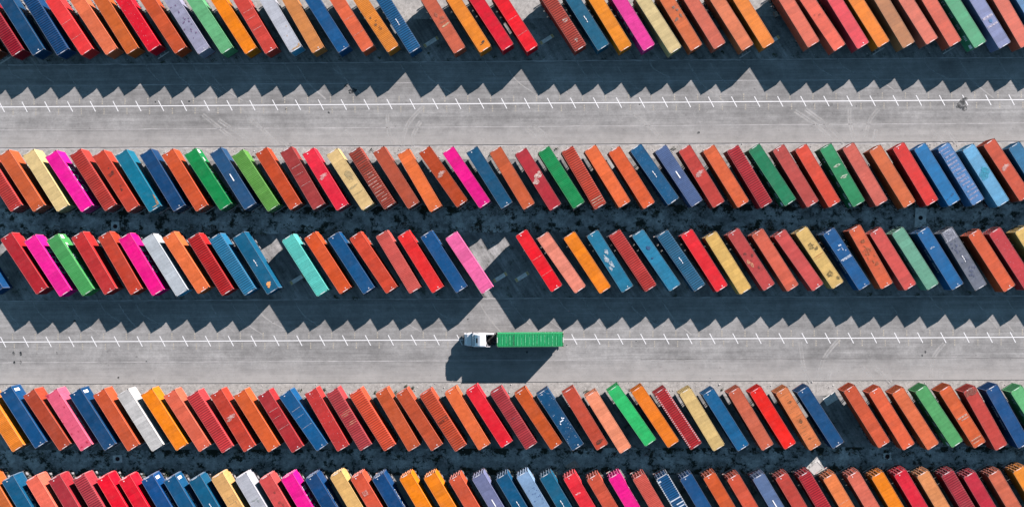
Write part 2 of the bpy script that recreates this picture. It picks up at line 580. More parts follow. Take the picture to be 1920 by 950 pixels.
def ribbon(m, pts, off, hw, z):
    P = [Vector(p) for p in pts]
    # resample with a Catmull-Rom pass
    Q = []
    for i in range(len(P) - 1):
        a, b, c, e = P[max(i - 1, 0)], P[i], P[i + 1], P[min(i + 2, len(P) - 1)]
        for s in range(6):
            u = s / 6
            Q.append(0.5 * ((2 * b) + (c - a) * u + (2 * a - 5 * b + 4 * c - e) * u * u + (3 * b - a - 3 * c + e) * u ** 3))
    Q.append(P[-1])
    L, Rr = [], []
    for i, p in enumerate(Q):
        dv = (Q[min(i + 1, len(Q) - 1)] - Q[max(i - 1, 0)]).normalized()
        nv = Vector((-dv.y, dv.x))
        L.append(p + nv * (off + hw))
        Rr.append(p + nv * (off - hw))
    for i in range(len(Q) - 1):
        m.face([(*Rr[i], z), (*Rr[i + 1], z), (*L[i + 1], z), (*L[i], z)])


m = MB()
for tr in TRACKS:
    for off in (-0.22, 0.22):
        ribbon(m, tr, off, 0.17, LZ + 0.004)
rnd = random.Random(77)
for y0 in (38.0, -6.5):
    for k in range(46):
        if rnd.random() < 0.35:
            continue
        x = -100 + 4.32 * k + rnd.uniform(-0.8, 0.8)
        l = rnd.uniform(4.0, 9.5)
        b = rnd.uniform(0.0, 2.2)
        arc = [(x, y0), (x + 0.50 * l * 0.5, y0 - 0.80 * l * 0.5), (x + 0.50 * l + b, y0 - 0.74 * l)]
        ribbon(m, arc, rnd.choice((0.9, -0.9)), rnd.uniform(0.07, 0.14), LZ + 0.006)
struct('tyre_tracks', m.mesh('tyre_tracks', M_TRACK))


def blob(m, cx, cy, rx, ry, z, rot=0.0, n=16, rnd=random, jag=0.25, mi=0):
    ca, sa = math.cos(rot), math.sin(rot)
    pts = []
    for i in range(n):
        a = 2 * math.pi * i / n
        k = 1 + rnd.uniform(-jag, jag)
        x, y = rx * k * math.cos(a), ry * k * math.sin(a)
        pts.append((cx + x * ca - y * sa, cy + x * sa + y * ca, z))
    m.face(pts, mi)


m = MB()
rnd = random.Random(5)
blob(m, 80.7, 30.2, 0.8, 0.42, LZ + 0.016, 0.4, 20, rnd, 0.15)
blob(m, 80.3, 29.4, 0.75, 0.8, LZ + 0.020, -0.3, 20, rnd, 0.15)
blob(m, 79.6, 29.0, 0.4, 0.3, LZ + 0.024, -0.3, 20, rnd, 0.15)
blob(m, 80.9, 28.7, 0.4, 0.55, LZ + 0.028, -0.5, 20, rnd, 0.15)
blob(m, -33.9, 32.75, 0.75, 0.55, LZ + 0.016, 0.2, 16, rnd)
blob(m, -35.0, 33.8, 0.5, 0.35, LZ + 0.016, 0.2, 16, rnd)
for x, y, s in ((-98.4, -16.4, 1.0), (-97.1, -16.4, 0.9), (-98.3, -18.0, 0.7), (-97.1, -18.0, 0.8), (-94.0, -16.3, 0.4), (-90.2, -16.3, 0.55)):
    blob(m, x, y, 0.24 * s, 0.48 * s, LZ + 0.016, 0.1, 12, rnd)
for i in range(26):
    y = rnd.choice((rnd.uniform(23, 34), rnd.uniform(-21, -9)))
    s = rnd.uniform(0.08, 0.28)
    blob(m, rnd.uniform(-100, 100), y, s, s * rnd.uniform(0.5, 1.2), LZ + 0.016, rnd.uniform(0, 3), 10, rnd)
struct('oil_stains', m.mesh('oil_stains', M_OIL))

# ------------------------------------------------------------------ weeds, stones
rnd = random.Random(11)
m = MB()
cl = []
for i in range(340):
    strip = rnd.choice(((6.0, 7.6), (9.4, 11.0), (-39.6, -38.2), (-36.2, -34.6)))
    cl.append((rnd.uniform(-106, 106), rnd.uniform(*strip), rnd.uniform(0.3, 1.1)))
for i in range(60):
    cl.append((rnd.uniform(-106, 106), rnd.choice((38.6, 39.4, -5.9, 20.6, 21.3, -23.2, -24.0)) + rnd.uniform(-0.4, 0.4), rnd.uniform(0.15, 0.4)))
for cx, cy, s in cl:
    for k in range(int(10 + 26 * s)):
        a, rr = rnd.uniform(0, 6.28), s * math.sqrt(rnd.random())
        x, y = cx + rr * math.cos(a) * 1.5, cy + rr * math.sin(a)
        h = rnd.uniform(0.08, 0.35) * (0.5 + s)
        b = rnd.uniform(0, 6.28)
        l = rnd.uniform(0.10, 0.26)
        tx, ty = math.cos(b) * l, math.sin(b) * l
        wx, wy = -math.sin(b) * l * 0.3, math.cos(b) * l * 0.3
        m.face([(x, y, 0.0), (x + tx * 0.6 - wx, y + ty * 0.6 - wy, h * 0.8), (x + tx * 1.4, y + ty * 1.4, h), (x + tx * 0.6 + wx, y + ty * 0.6 + wy, h * 0.8)])
stuff('weeds', m.mesh('weeds', M_WEED))
m = MB()
for i in range(900):
    y = rnd.choice((rnd.uniform(6.0, 11.2), rnd.uniform(-39.6, -34.4), rnd.uniform(19.9, 22.4), rnd.uniform(-24.8, -22.2), rnd.uniform(38.4, 50)))
    x = rnd.uniform(-105, 105)
    s = rnd.uniform(0.03, 0.11) * (1.5 if rnd.random() < 0.06 else 1)
    rings = []
    for z, k in ((-0.01, 1.0), (s * 0.5, 0.9), (s * 0.8, 0.45)):
        rings.append([(x + s * k * math.cos(a) * rnd.uniform(0.8, 1.2), y + s * k * math.sin(a) * rnd.uniform(0.8, 1.2), z) for a in (0, 1.05, 2.1, 3.15, 4.2, 5.25)])
    m.loft(rings)
stuff('gravel_stones', m.mesh('gravel_stones', M_STONE))

# ------------------------------------------------------------------ container meshes
CL, CW, CH = 12.19, 2.44, 2.68
HX, HY = CL / 2, CW / 2
RAILZ = CH


def build_roof(pitch, amp, xin=0.16):
    m = MB()
    x = -HX + xin
    zb = RAILZ - 0.045
    y0 = HY - 0.075
    prof = []
    while x < HX - xin - 0.01:
        for f, z in ((0.0, 0.0), (0.30, 0.0), (0.42, amp), (0.84, amp)):
            px = x + f * pitch
            if px < HX - xin:
                prof.append((px, zb + z))
        x += pitch
    prof.append((HX - xin, zb))
    yi = y0 - 0.10
    for a, b in zip(prof, prof[1:]):
        m.face([(a[0], -yi, a[1]), (b[0], -yi, b[1]), (b[0], yi, b[1]), (a[0], yi, a[1])])
        for s in (1, -1):
            q = [(a[0], s * yi, a[1]), (b[0], s * yi, b[1]), (b[0], s * y0, zb - 0.004), (a[0], s * y0, zb - 0.004)]
            m.face(q if s > 0 else q[::-1])
    return m.mesh('roof', M_ROOF)


ROOF = {'plain': build_roof(0.209, 0.010), 'rib2': build_roof(0.300, 0.024), 'rib': build_roof(0.420, 0.050)}


def build_side(s):
    m = MB()
    pitch, dep = 0.278, 0.036
    x = -HX + 0.16
    prof = []
    while x < HX - 0.17:
        for f, dd in ((0.0, 0.0), (0.26, 0.0), (0.50, dep), (0.76, dep)):
            if x + f * pitch < HX - 0.16:
                prof.append((x + f * pitch, dd))
        x += pitch
    prof.append((HX - 0.16, 0.0))
    z0, z1 = 0.155, RAILZ - 0.06
    yo = HY - 0.012
    for a, b in zip(prof, prof[1:]):
        q = [(a[0], s * (yo - a[1]), z0), (b[0], s * (yo - b[1]), z0), (b[0], s * (yo - b[1]), z1), (a[0], s * (yo - a[1]), z1)]
        m.face(q if s < 0 else q[::-1])
    return m.mesh('side_wall', M_PAINT)


SIDE = {1: build_side(1), -1: build_side(-1)}


def build_front():
    m = MB()
    pitch, dep = 0.25, 0.045
    y = -HY + 0.16
    prof = []
    while y < HY - 0.17:
        for f, dd in ((0.0, 0.0), (0.3, 0.0), (0.5, dep), (0.8, dep)):
            if y + f * pitch < HY - 0.16:
                prof.append((y + f * pitch, dd))
        y += pitch
    prof.append((HY - 0.16, 0.0))
    for a, b in zip(prof, prof[1:]):
        m.face([(-HX + 0.02 + b[1], b[0], 0.155), (-HX + 0.02 + a[1], a[0], 0.155), (-HX + 0.02 + a[1], a[0], RAILZ - 0.10), (-HX + 0.02 + b[1], b[0], RAILZ - 0.10)])
    return m.mesh('front_wall', M_PAINT)


FRONT = build_front()


def build_frame():
    m = MB()
    cx, cy, cz = 0.178, 0.162, 0.118
    for sx in (1, -1):
        for sy in (1, -1):
            for zb in (0.0, RAILZ - cz):
                xa, xb = sorted((sx * HX, sx * (HX - cx)))
                ya, yb = sorted((sy * HY, sy * (HY - cy)))
                m.box(xa, xb, ya, yb, zb, zb + cz, 1)
            xa, xb = sorted((sx * (HX - 0.004), sx * (HX - 0.15)))
            ya, yb = sorted((sy * (HY - 0.004), sy * (HY - 0.13)))
            m.box(xa, xb, ya, yb, cz, RAILZ - cz)
        # headers and sills at each end
        xa, xb = sorted((sx * (HX - 0.01), sx * (HX - 0.15)))
        m.box(xa, xb, -HY + cy, HY - cy, RAILZ - 0.115, RAILZ - 0.012)
        m.box(xa, xb, -HY + cy, HY - cy, 0.015, 0.15)
    for sy in (1, -1):
        ya, yb = sorted((sy * (HY - 0.004), sy * (HY - 0.075)))
        m.box(-HX + cx, HX - cx, ya, yb, RAILZ - 0.085, RAILZ - 0.022)
        m.box(-HX + cx, HX - cx, ya, yb, 0.012, 0.155)
    # floor
    m.box(-HX + 0.15, HX - 0.15, -HY + 0.08, HY - 0.08, 0.13, 0.15)
    return m.mesh('frame', [M_RAIL, M_CAST])


FRAME = build_frame()


def build_door(s, bars):
    m = MB()
    y0, y1 = (0.01, HY - 0.14) if s > 0 else (-HY + 0.14, -0.01)
    xa = HX - 0.11
    m.box(xa - 0.03, xa, y0, y1, 0.155, RAILZ - 0.12)
    for k in range(5):
        z = 0.32 + k * (RAILZ - 0.7) / 4.6
        m.box(xa, xa + 0.018, y0 + 0.07, y1 - 0.07, z, z + 0.22)
    if bars:
        for yy in (y0 + 0.26, y1 - 0.26):
            m.tube((xa + 0.065, yy, 0.10), (xa + 0.065, yy, RAILZ - 0.06), 0.026, 8, 1)
            for z in (0.16, 0.9, 1.75, RAILZ - 0.2):
                m.box(xa + 0.018, xa + 0.085, yy - 0.045, yy + 0.045, z, z + 0.08, 1)
    return m.mesh('door', [M_PAINT, M_GREY])


DOOR = {(s, b): build_door(s, b) for s in (1, -1) for b in (True, False)}


def build_bar():
    m = MB()
    m.tube((0, 0, 0.08), (0, 0, RAILZ - 0.03), 0.06, 8)
    for z in (0.16, 0.9, 1.75, RAILZ - 0.2):
        m.box(-0.17, 0.055, -0.08, 0.08, z, z + 0.10)
    m.box(-0.01, 0.035, 0.05, 0.40, 1.18, 1.23)
    return m.mesh('locking_bar', M_MARK)


BAR = build_bar()
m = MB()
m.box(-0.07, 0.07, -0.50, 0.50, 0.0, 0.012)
HEADER_GLINT = m.mesh('header_glint_plate', M_MARK)
m = MB()
m.tube((0, 0, 0), (0, 0, 0.03), 0.11, 12)
DOT = m.mesh('roof_glint_dot', M_MARK)  # pale disc for a small bright dot, probably sun glint painted in

# lettering -----------------------------------------------------------
def text_mesh(txt, size):
    cu = bpy.data.curves.new('lettering', 'FONT')
    cu.body = txt
    cu.size = size
    cu.align_x = 'CENTER'
    cu.align_y = 'CENTER'
    cu.extrude = 0.004
    cu.offset = 0.03
    o = bpy.data.objects.new('lettering', cu)
    COLL.objects.link(o)
    dg = bpy.context.evaluated_depsgraph_get()
    me = bpy.data.meshes.new_from_object(o.evaluated_get(dg))
    bpy.data.objects.remove(o)
    me.materials.clear()
    me.materials.append(M_MARK)
    me.name = 'lettering'
    return me


ONE = text_mesh('O N E', 2.1)


def glyph_row(groups, gap, cw, chh, square=False):
    """unreadable worn lettering: one small outlined block per character"""
    m = MB()
    rr = random.Random(3)
    tot = sum(g * cw * 1.35 for g in groups) + gap * (len(groups) - 1)
    x = -tot / 2
    for g in groups:
        for k in range(g):
            t = cw * 0.28
            kind = rr.randrange(4)
            m.box(x, x + t, -chh / 2, chh / 2, 0, 0.006)
            if kind != 1:
                m.box(x + cw - t, x + cw, -chh / 2, chh / 2, 0, 0.006)
            if kind != 2:
                m.box(x + t, x + cw - t, chh / 2 - t, chh / 2, 0, 0.006)
            if kind in (0, 1):
                m.box(x + t, x + cw - t, -chh / 2, -chh / 2 + t, 0, 0.006)
            x += cw * 1.35
        x += gap
    if square:
        m.box(x - gap * 0.4, x - gap * 0.4 + 0.75, -0.38, 0.38, 0, 0.006)
    return m.mesh('lettering', M_MARK)


WIDE = glyph_row((2, 2, 2, 2), 1.35, 0.42, 0.62, True)
WORD = glyph_row((5, 5), 0.5, 0.34, 0.46)
m = MB()
m.box(-0.28, 0.28, -0.62, 0.62, 0, 0.006)
SIDELABEL = m.mesh('side_label', M_MARK)

# ------------------------------------------------------------------ trailer meshes
def build_chassis():
    m = MB()
    for s in (1, -1):
        y = s * 0.46
        m.box(-6.05, 6.05, y - 0.07, y + 0.07, 1.10, 1.13)
        m.box(-6.05, 6.05, y - 0.012, y + 0.012, 0.86, 1.10)
        m.box(-3.2, 6.05, y - 0.07, y + 0.07, 0.83, 0.86)
    for x in (-5.0, -3.6, -2.2, -0.8, 0.6, 2.0, 3.0, 4.3, 5.4):
        m.box(x - 0.05, x + 0.05, -0.448, 0.448, 0.90, 1.06)
    for x in (-5.98, 5.98):
        m.box(x - 0.11, x + 0.11, -1.2, 1.2, 1.132, 1.26)
        for s in (1, -1):
            m.box(x - 0.09, x + 0.09, s * 1.11 - 0.09, s * 1.11 + 0.09, 1.262, 1.297)
    for x in (-1.9, 1.9):
        m.box(x - 0.07, x + 0.07, -1.1, 1.1, 1.132, 1.22)
    for x in (2.75, 4.05, 5.35):
        m.tube((x, -0.95, 0.51), (x, 0.95, 0.51), 0.07, 8)
        for s in (1, -1):
            m.box(x - 0.30, x + 0.30, s * 0.46 - 0.05, s * 0.46 + 0.05, 0.58, 0.83)
    m.tube((-4.9, 0, 0.78), (-4.9, 0, 0.9), 0.05, 8)
    m.box(-5.9, -4.0, -0.40, 0.40, 0.88, 0.90)
    return m.mesh('chassis_frame', M_CHASSIS)


CHASSIS = build_chassis()


def build_wheel(w=0.36, r=0.51):
    m = MB()
    n_ = 18
    prof = [(-w / 2, r * 0.62), (-w / 2, r * 0.93), (-w / 2 + 0.05, r), (w / 2 - 0.05, r), (w / 2, r * 0.93), (w / 2, r * 0.62)]
    rings = [[(rr * math.cos(2 * math.pi * i / n_), y, rr * math.sin(2 * math.pi * i / n_)) for i in range(n_)] for y, rr in prof]
    m.loft(rings, 0, False)
    for y, s in ((-w / 2 + 0.04, 1), (w / 2 - 0.04, -1)):
        m.tube((0, y - 0.01, 0), (0, y + 0.01, 0), r * 0.62, n_, 1)
        m.tube((0, y - 0.06, 0), (0, y + 0.06, 0), r * 0.24, 10, 1)
    return m.mesh('wheel', [M_RUBBER, M_RIM])


WHEEL = build_wheel()
m = MB()
m.box(-0.07, 0.07, -0.07, 0.07, 0.35, 1.09)
m.box(-0.05, 0.05, -0.05, 0.05, 0.06, 0.35)
m.box(-0.16, 0.16, -0.14, 0.14, 0.0, 0.06)
LEG = m.mesh('landing_leg', M_GREY)
m = MB()
m.box(-0.06, 0.06, -1.2, 1.2, 0.52, 0.66)
m.box(-0.10, -0.06, -0.9, -0.80, 0.60, 0.85)
m.box(-0.10, -0.06, 0.80, 0.9, 0.60, 0.85)
m.box(-0.45, -0.06, -0.50, -0.42, 0.70, 0.80)
m.box(-0.45, -0.06, 0.42, 0.50, 0.70, 0.80)
for s in (1, -1):
    m.box(0.062, 0.085, s * 0.95 - 0.2, s * 0.95 + 0.2, 0.54, 0.64, 1)
BUMPER = m.mesh('rear_bumper', [M_GREY, M_RED])
m = MB()
m.box(-0.09, 0.09, -1.22, 1.22, 1.14, 1.24)
for s in (1, -1):
    m.box(0.09, 0.5, s * 0.46 - 0.05, s * 0.46 + 0.05, 1.14, 1.2)
FRONTBEAM = m.mesh('front_beam', M_GREY)
m = MB()
for s in (1, -1):
    ya, yb = sorted((s * 0.80, s * 1.20))
    for x in (2.75, 4.05, 5.35):
        pts = [(x + 0.60 * math.cos(a), 0.51 + 0.60 * math.sin(a)) for a in [R(25 + 130 * i / 6) for i in range(7)]]
        for (xa, za), (xb, zb) in zip(pts, pts[1:]):
            m.face([(xa, ya, za), (xa, yb, za), (xb, yb, zb), (xb, ya, zb)])
MUDGUARD = m.mesh('mudguards', M_BLACK)

# ------------------------------------------------------------------ roof marks (stains, scratches, bands)
class Marks:
    """marks on a roof, given by s = 0..1 from the upper end to the lower end and l = -1..1 across"""

    def __init__(self, root, row, seed):
        self.root = root
        self.sg = 1 if row in (2, 4) else -1
        self.rnd = random.Random(seed)

    def P(self, s, l):
        return ((s - 0.5) * CL * self.sg, l * HY * self.sg)

    def blobs(self, name, lst, col, soft=True, n=14):
        m = MB()
        for i, (s, l, a, b) in enumerate(lst):
            x, y = self.P(s, l)
            blob(m, x, y, a, b, RAILZ + 0.0035 + 0.0015 * (i % 4), 0, n, self.rnd, 0.35)
        part(name, m.mesh(name, M_STAIN if soft else M_MARK), self.root, col)

    def rects(self, name, lst, col, soft=False, z=0.006):
        m = MB()
        for i, (s, l, a, b) in enumerate(lst):
            x, y = self.P(s, l)
            j = self.rnd.uniform(-0.02, 0.02)
            zz = RAILZ + z + 0.0015 * (i % 3)
            m.face([(x - a / 2, y - b / 2, zz), (x + a / 2, y - b / 2 + j, zz), (x + a / 2, y + b / 2, zz), (x - a / 2, y + b / 2 + j, zz)])
        part(name, m.mesh(name, M_STAIN if soft else M_MARK), self.root, col)


WHT = (0.66, 0.66, 0.66)


def mul(c, k):
    return tuple(min(0.9, v * k) for v in c)


def pale(c, f, to=(0.6, 0.55, 0.5)):
    return tuple(a + (b - a) * f for a, b in zip(c, to))


def add_marks(root, row, col, fl, seed):
    K = Marks(root, row, seed)
    rn = K.rnd
    rust = (0.30, 0.10, 0.03)
    soot = (0.03, 0.022, 0.018)
    dark = pale(mul(col, 0.28), 0.2, (0.04, 0.03, 0.02))
    lite = pale(col, 0.5)
    if 'dashbig' in fl:
        K.rects('label', [(0.48, 0.0, 1.5, 0.2)], WHT)
    elif 'dash' in fl:
        K.rects('label', [(0.46, 0.0, 0.42, 0.13), (0.50, 0.03, 0.38, 0.13), (0.54, 0.0, 0.3, 0.11)], WHT)
    if 'seam' in fl:
        K.rects('seam_weld', [(0.45, 0.0, 0.09, 2.1), (0.72, 0.0, 0.08, 2.1)], pale(col, 0.35), True)
    if 'lines' in fl:
        K.rects('scrape', [(0.30, 0.1, 0.08, 1.9), (0.42, -0.1, 0.07, 1.7), (0.60, 0.0, 0.08, 2.0)], lite, True)
    if 'scratch' in fl:
        K.blobs('scrape', [(0.44, 0.1, 0.35, 0.75), (0.47, -0.3, 0.22, 0.5)], lite)
        K.rects('scrape', [(0.46, 0.0, 0.07, 1.8)], lite, True)
    if 'scratchsmall' in fl:
        K.blobs('scrape', [(0.30, -0.2, 0.18, 0.5)], pale(col, 0.6, (0.8, 0.8, 0.8)))
    if 'palepatch' in fl:
        K.blobs('repair_patch', [(0.52, 0.3, 0.5, 0.45), (0.85, 0.1, 0.35, 0.3)], (0.5, 0.45, 0.38))
    if 'palepatch2' in fl:
        K.blobs('scrape', [(0.46, 0.2, 0.45, 0.9), (0.52, -0.5, 0.5, 0.5), (0.42, 0.6, 0.3, 0.3)], (0.55, 0.42, 0.36))
    if 'darkpatch' in fl:
        K.blobs('stain', [(0.42, -0.3, 0.2, 0.22), (0.5, 0.2, 0.22, 0.2), (0.55, -0.2, 0.25, 0.3), (0.63, 0.1, 0.35, 0.3)], (0.14, 0.06, 0.02))
    if 'stain' in fl:
        K.blobs('stain', [(0.36, -0.2, 0.5, 0.3), (0.44, 0.3, 0.4, 0.35), (0.5, 0.0, 0.2, 0.8)], pale(col, 0.5, (0.2, 0.1, 0.06)))
        K.blobs('scrape', [(0.56, 0.1, 0.2, 0.9)], (0.45, 0.33, 0.2))
    if 'stain2' in fl:
        K.blobs('stain', [(0.38, 0.0, 0.38, 0.7), (0.36, 0.4, 0.25, 0.3), (0.28, 0.2, 0.14, 0.2), (0.6, 0.3, 0.2, 0.2), (0.66, 0.1, 0.3, 0.2)], (0.10, 0.02, 0.012))
    if 'stain3' in fl:
        K.blobs('stain', [(0.28, 0.2, 0.2, 0.2), (0.45, 0.1, 0.3, 0.3), (0.5, 0.3, 0.35, 0.2)], (0.22, 0.04, 0.03))
    if 'scuffend' in fl:
        K.blobs('scuff', [(0.88, 0.35, 0.14, 0.32), (0.90, 0.0, 0.06, 0.4)], soot, False)
    if 'smudge' in fl:
        K.blobs('smudge', [(0.30, 0.2, 0.3, 0.3), (0.48, -0.3, 0.3, 0.4), (0.46, 0.5, 0.4, 0.25), (0.36, 0.5, 0.25, 0.25)], (0.13, 0.11, 0.09))
    if 'redspot' in fl:
        K.blobs('rust_spot', [(0.42, 0.2, 0.22, 0.25), (0.38, -0.4, 0.12, 0.12)], (0.30, 0.04, 0.02))
    if 'palebox' in fl:
        K.rects('tape_strip', [(0.50, 0.0, 0.42, 2.0), (0.64, 0.0, 0.35, 2.0)], (0.50, 0.45, 0.50), True)
        K.blobs('stain', [(0.57, 0.1, 0.38, 0.42)], (0.03, 0.15, 0.32))
    if 'rustedge' in fl:
        K.blobs('rust_spot', [(0.84, 0.85, 0.6, 0.12), (0.92, 0.8, 0.7, 0.2), (0.96, 0.2, 0.12, 0.5)], (0.45, 0.22, 0.07))
    if 'rustend' in fl:
        K.blobs('rust_spot', [(0.97, 0.0, 0.16, 0.9), (0.95, 0.8, 0.3, 0.2), (0.62, 0.5, 0.12, 0.1), (0.75, -0.1, 0.12, 0.1)], (0.45, 0.24, 0.06))
    if 'creamstain' in fl:
        K.blobs('stain', [(0.45, 0.2, 0.9, 0.6), (0.62, -0.2, 0.25, 1.0), (0.74, 0.0, 0.1, 0.9)], (0.33, 0.25, 0.12))
    if 'weather' in fl:
        K.rects('wear_streak', [(0.06 + 0.055 * i, rn.uniform(-0.4, 0.4), 0.14, rn.uniform(0.9, 1.7)) for i in range(8)], (0.07, 0.035, 0.025), True)
        K.rects('wear_streak', [(0.42 + 0.05 * i, rn.uniform(-0.3, 0.3), 0.10, rn.uniform(1.1, 2.0)) for i in range(10)], (0.52, 0.36, 0.30), True)
    if 'paleend' in fl:
        K.rects('wear_streak', [(0.86, 0.0, 0.12, 2.1), (0.90, 0.0, 0.14, 2.1), (0.94, 0.0, 0.08, 2.1)], (0.42, 0.38, 0.28), True)
    if 'slots' in fl:
        K.blobs('repair_patch', [(0.34, 0.0, 0.28, 0.65), (0.53, 0.05, 0.28, 0.65)], (0.38, 0.45, 0.33))
        K.rects('slot', [(0.34, 0.05, 0.10, 0.5), (0.53, 0.1, 0.10, 0.5)], soot, False, 0.012)
    if 'marks' in fl:
        K.rects('smudge', [(0.90, -0.6, 0.3, 0.25), (0.89, -0.2, 0.25, 0.2), (0.88, 0.2, 0.3, 0.25), (0.87, 0.5, 0.35, 0.3)], (0.01, 0.06, 0.14), True)
    if 'streaks' in fl:
        K.rects('wear_streak', [(0.06 + 0.06 * i, rn.uniform(-0.3, 0.3), rn.uniform(0.2, 0.5), rn.uniform(1.4, 2.1)) for i in range(15)], (0.24, 0.25, 0.36), True)
    if 'tealpatch' in fl:
        K.blobs('stain', [(0.45, 0.1, 0.75, 1.0), (0.50, -0.2, 0.6, 0.8), (0.41, 0.3, 0.5, 0.6)], (0.01, 0.22, 0.32))
    if 'rustspot' in fl:
        K.blobs('rust_spot', [(0.87, 0.05, 0.5, 0.42), (0.91, -0.2, 0.2, 0.2)], (0.55, 0.25, 0.08), False)
    if 'mottle' in fl:
        K.blobs('wear_streak', [(0.45, -0.3, 0.8, 0.4), (0.55, 0.0, 0.7, 0.35), (0.35, 0.3, 0.5, 0.3), (0.6, -0.5, 0.5, 0.25)], (0.40, 0.44, 0.46))
    if 'mottledark' in fl:
        K.blobs('smudge', [(rn.uniform(0.2, 0.85), rn.uniform(-0.8, 0.8), rn.uniform(0.1, 0.3), rn.uniform(0.08, 0.22)) for i in range(34)], (0.06, 0.075, 0.13))
    if 'star' in fl:
        K.blobs('stain', [(0.27, 0.0, 0.42, 0.16), (0.275, 0.0, 0.16, 0.42), (0.29, 0.1, 0.3, 0.3), (0.44, -0.3, 0.18, 0.16)], (0.005, 0.05, 0.13), False)
    if 'darkspots' in fl:
        K.blobs('stain', [(0.38, -0.3, 0.3, 0.25), (0.46, 0.45, 0.28, 0.25), (0.66, 0.35, 0.25, 0.2), (0.52, -0.1, 0.2, 0.15)], (0.10, 0.02, 0.015))
        K.blobs('scrape', [(0.52, -0.5, 0.5, 0.3), (0.58, -0.3, 0.4, 0.3)], (0.45, 0.22, 0.12))
    if 'bigstains' in fl:
        K.blobs('stain', [(0.28, -0.1, 0.55, 0.55), (0.78, 0.0, 0.6, 0.55), (0.36, 0.4, 0.3, 0.4), (0.9, 0.6, 0.4, 0.3)], (0.11, 0.075, 0.02))
        K.rects('scrape', [(0.46, 0.1, 0.10, 1.9), (0.49, -0.2, 0.07, 1.3)], (0.35, 0.06, 0.02), True)
    if 'band' in fl:
        K.rects('tape_band', [(0.475, 0.0, 0.22, 2.1), (0.495, 0.1, 0.16, 1.9)], (0.50, 0.54, 0.60), True)
        K.blobs('scrape', [(0.27, 0.2, 0.16, 0.3), (0.32, -0.2, 0.1, 0.3), (0.34, 0.3, 0.3, 0.08), (0.38, 0.6, 0.12, 0.1)], (0.60, 0.66, 0.72))
    if 'rustspread' in fl:
        K.blobs('rust_spot', [(rn.gauss(0.42, 0.12), rn.uniform(-0.7, 0.7), rn.uniform(0.1, 0.4), rn.uniform(0.08, 0.3)) for i in range(24)], (0.28, 0.075, 0.025))
    if 'trapez' in fl:
        K.blobs('tarp_strip', [(0.02, 0.0, 0.16, 1.0), (0.16, 0.0, 0.14, 1.1), (0.09, -0.78, 0.85, 0.14), (0.09, 0.78, 0.85, 0.14)], (0.30, 0.31, 0.35))
        K.rects('tarp_strip', [(0.09, 0.0, 1.7, 1.9)], (0.20, 0.21, 0.25), True, 0.003)
    if 'redspots' in fl:
        K.blobs('rust_spot', [(0.03, -0.8, 0.4, 0.3), (0.3, 0.55, 0.2, 0.15), (0.12, 0.9, 0.2, 0.1), (0.5, -0.9, 0.12, 0.1), (0.6, 0.1, 0.08, 0.08), (0.7, -0.7, 0.16, 0.16), (0.72, 0.35, 0.24, 0.13), (0.93, 0.6, 0.25, 0.2), (0.95, -0.5, 0.2, 0.2), (0.42, -0.85, 0.1, 0.1)], (0.42, 0.01, 0.035))
    if 'palestripes' in fl:
        K.rects('wear_streak', [(0.37, 0.3, 0.07, 1.5), (0.40, 0.1, 0.07, 1.9), (0.43, -0.2, 0.06, 1.4), (0.55, 0.3, 0.08, 1.3), (0.58, 0.2, 0.08, 1.5)], (0.50, 0.36, 0.20), True)
    if 'darkstain' in fl:
        K.blobs('stain', [(0.47, 0.1, 0.35, 0.9), (0.51, -0.2, 0.3, 0.6), (0.5, 0.7, 0.3, 0.2), (0.6, -0.4, 0.15, 0.2), (0.1, 0.5, 0.12, 0.2)], (0.16, 0.03, 0.012))
    if 'darkmid' in fl:
        K.blobs('stain', [(0.5, 0.0, 0.45, 0.4)], (0.10, 0.02, 0.025))
    if 'squiggle' in fl:
        K.rects('scrape', [(0.50, 0.35, 0.4, 0.18), (0.53, 0.1, 0.16, 0.7), (0.56, -0.3, 0.3, 0.14), (0.51, 0.5, 0.14, 0.4)], (0.72, 0.75, 0.78))
    if 'darkend' in fl:
        K.blobs('scuff', [(0.90, 0.15, 0.28, 0.75), (0.92, -0.2, 0.2, 0.5)], (0.06, 0.02, 0.012))
    if 'paleedge' in fl:
        K.rects('worn_edge', [(0.05 + 0.0345 * i, l, 0.17, 0.30) for i in range(27) for l in (-0.86, 0.86)], (0.45, 0.28, 0.27))
    if 'brownlines' in fl:
        K.rects('wear_streak', [(0.08 + 0.048 * i, rn.uniform(-0.4, 0.4), 0.09, rn.uniform(0.4, 1.3)) for i in range(18)], (0.26, 0.11, 0.04), True)
        K.blobs('stain', [(0.22, 0.15, 0.24, 0.42), (0.55, 0.1, 0.38, 0.36), (0.84, 0.0, 0.2, 0.36)], (0.12, 0.045, 0.012))
    if 'greybands' in fl:
        K.rects('wear_streak', [(0.50, 0.0, 0.35, 1.9), (0.545, 0.2, 0.2, 1.5)], (0.42, 0.32, 0.26), True)
        K.rects('wear_streak', [(0.88, 0.0, 0.2, 2.0), (0.93, -0.1, 0.15, 1.6)], (0.42, 0.30, 0.22), True)
        K.rects('scuff', [(0.905, 0.1, 0.09, 1.5)], soot)
    if 'darkhead' in fl:
        K.blobs('stain', [(0.05, 0.0, 0.7, 1.05), (0.07, 0.2, 0.6, 0.8)], (0.20, 0.065, 0.045))
    if 'cracks' in fl:
        K.rects('stain', [(0.38, 0.1, 0.06, 1.3), (0.42, -0.3, 0.5, 0.06), (0.45, 0.3, 0.6, 0.06), (0.48, 0.0, 0.06, 1.4), (0.5, 0.5, 0.5, 0.1)], (0.16, 0.13, 0.09), True)
    if 'greysmear' in fl:
        K.blobs('smudge', [(0.42, 0.0, 0.18, 0.7), (0.46, 0.4, 0.3, 0.2)], (0.24, 0.26, 0.25))
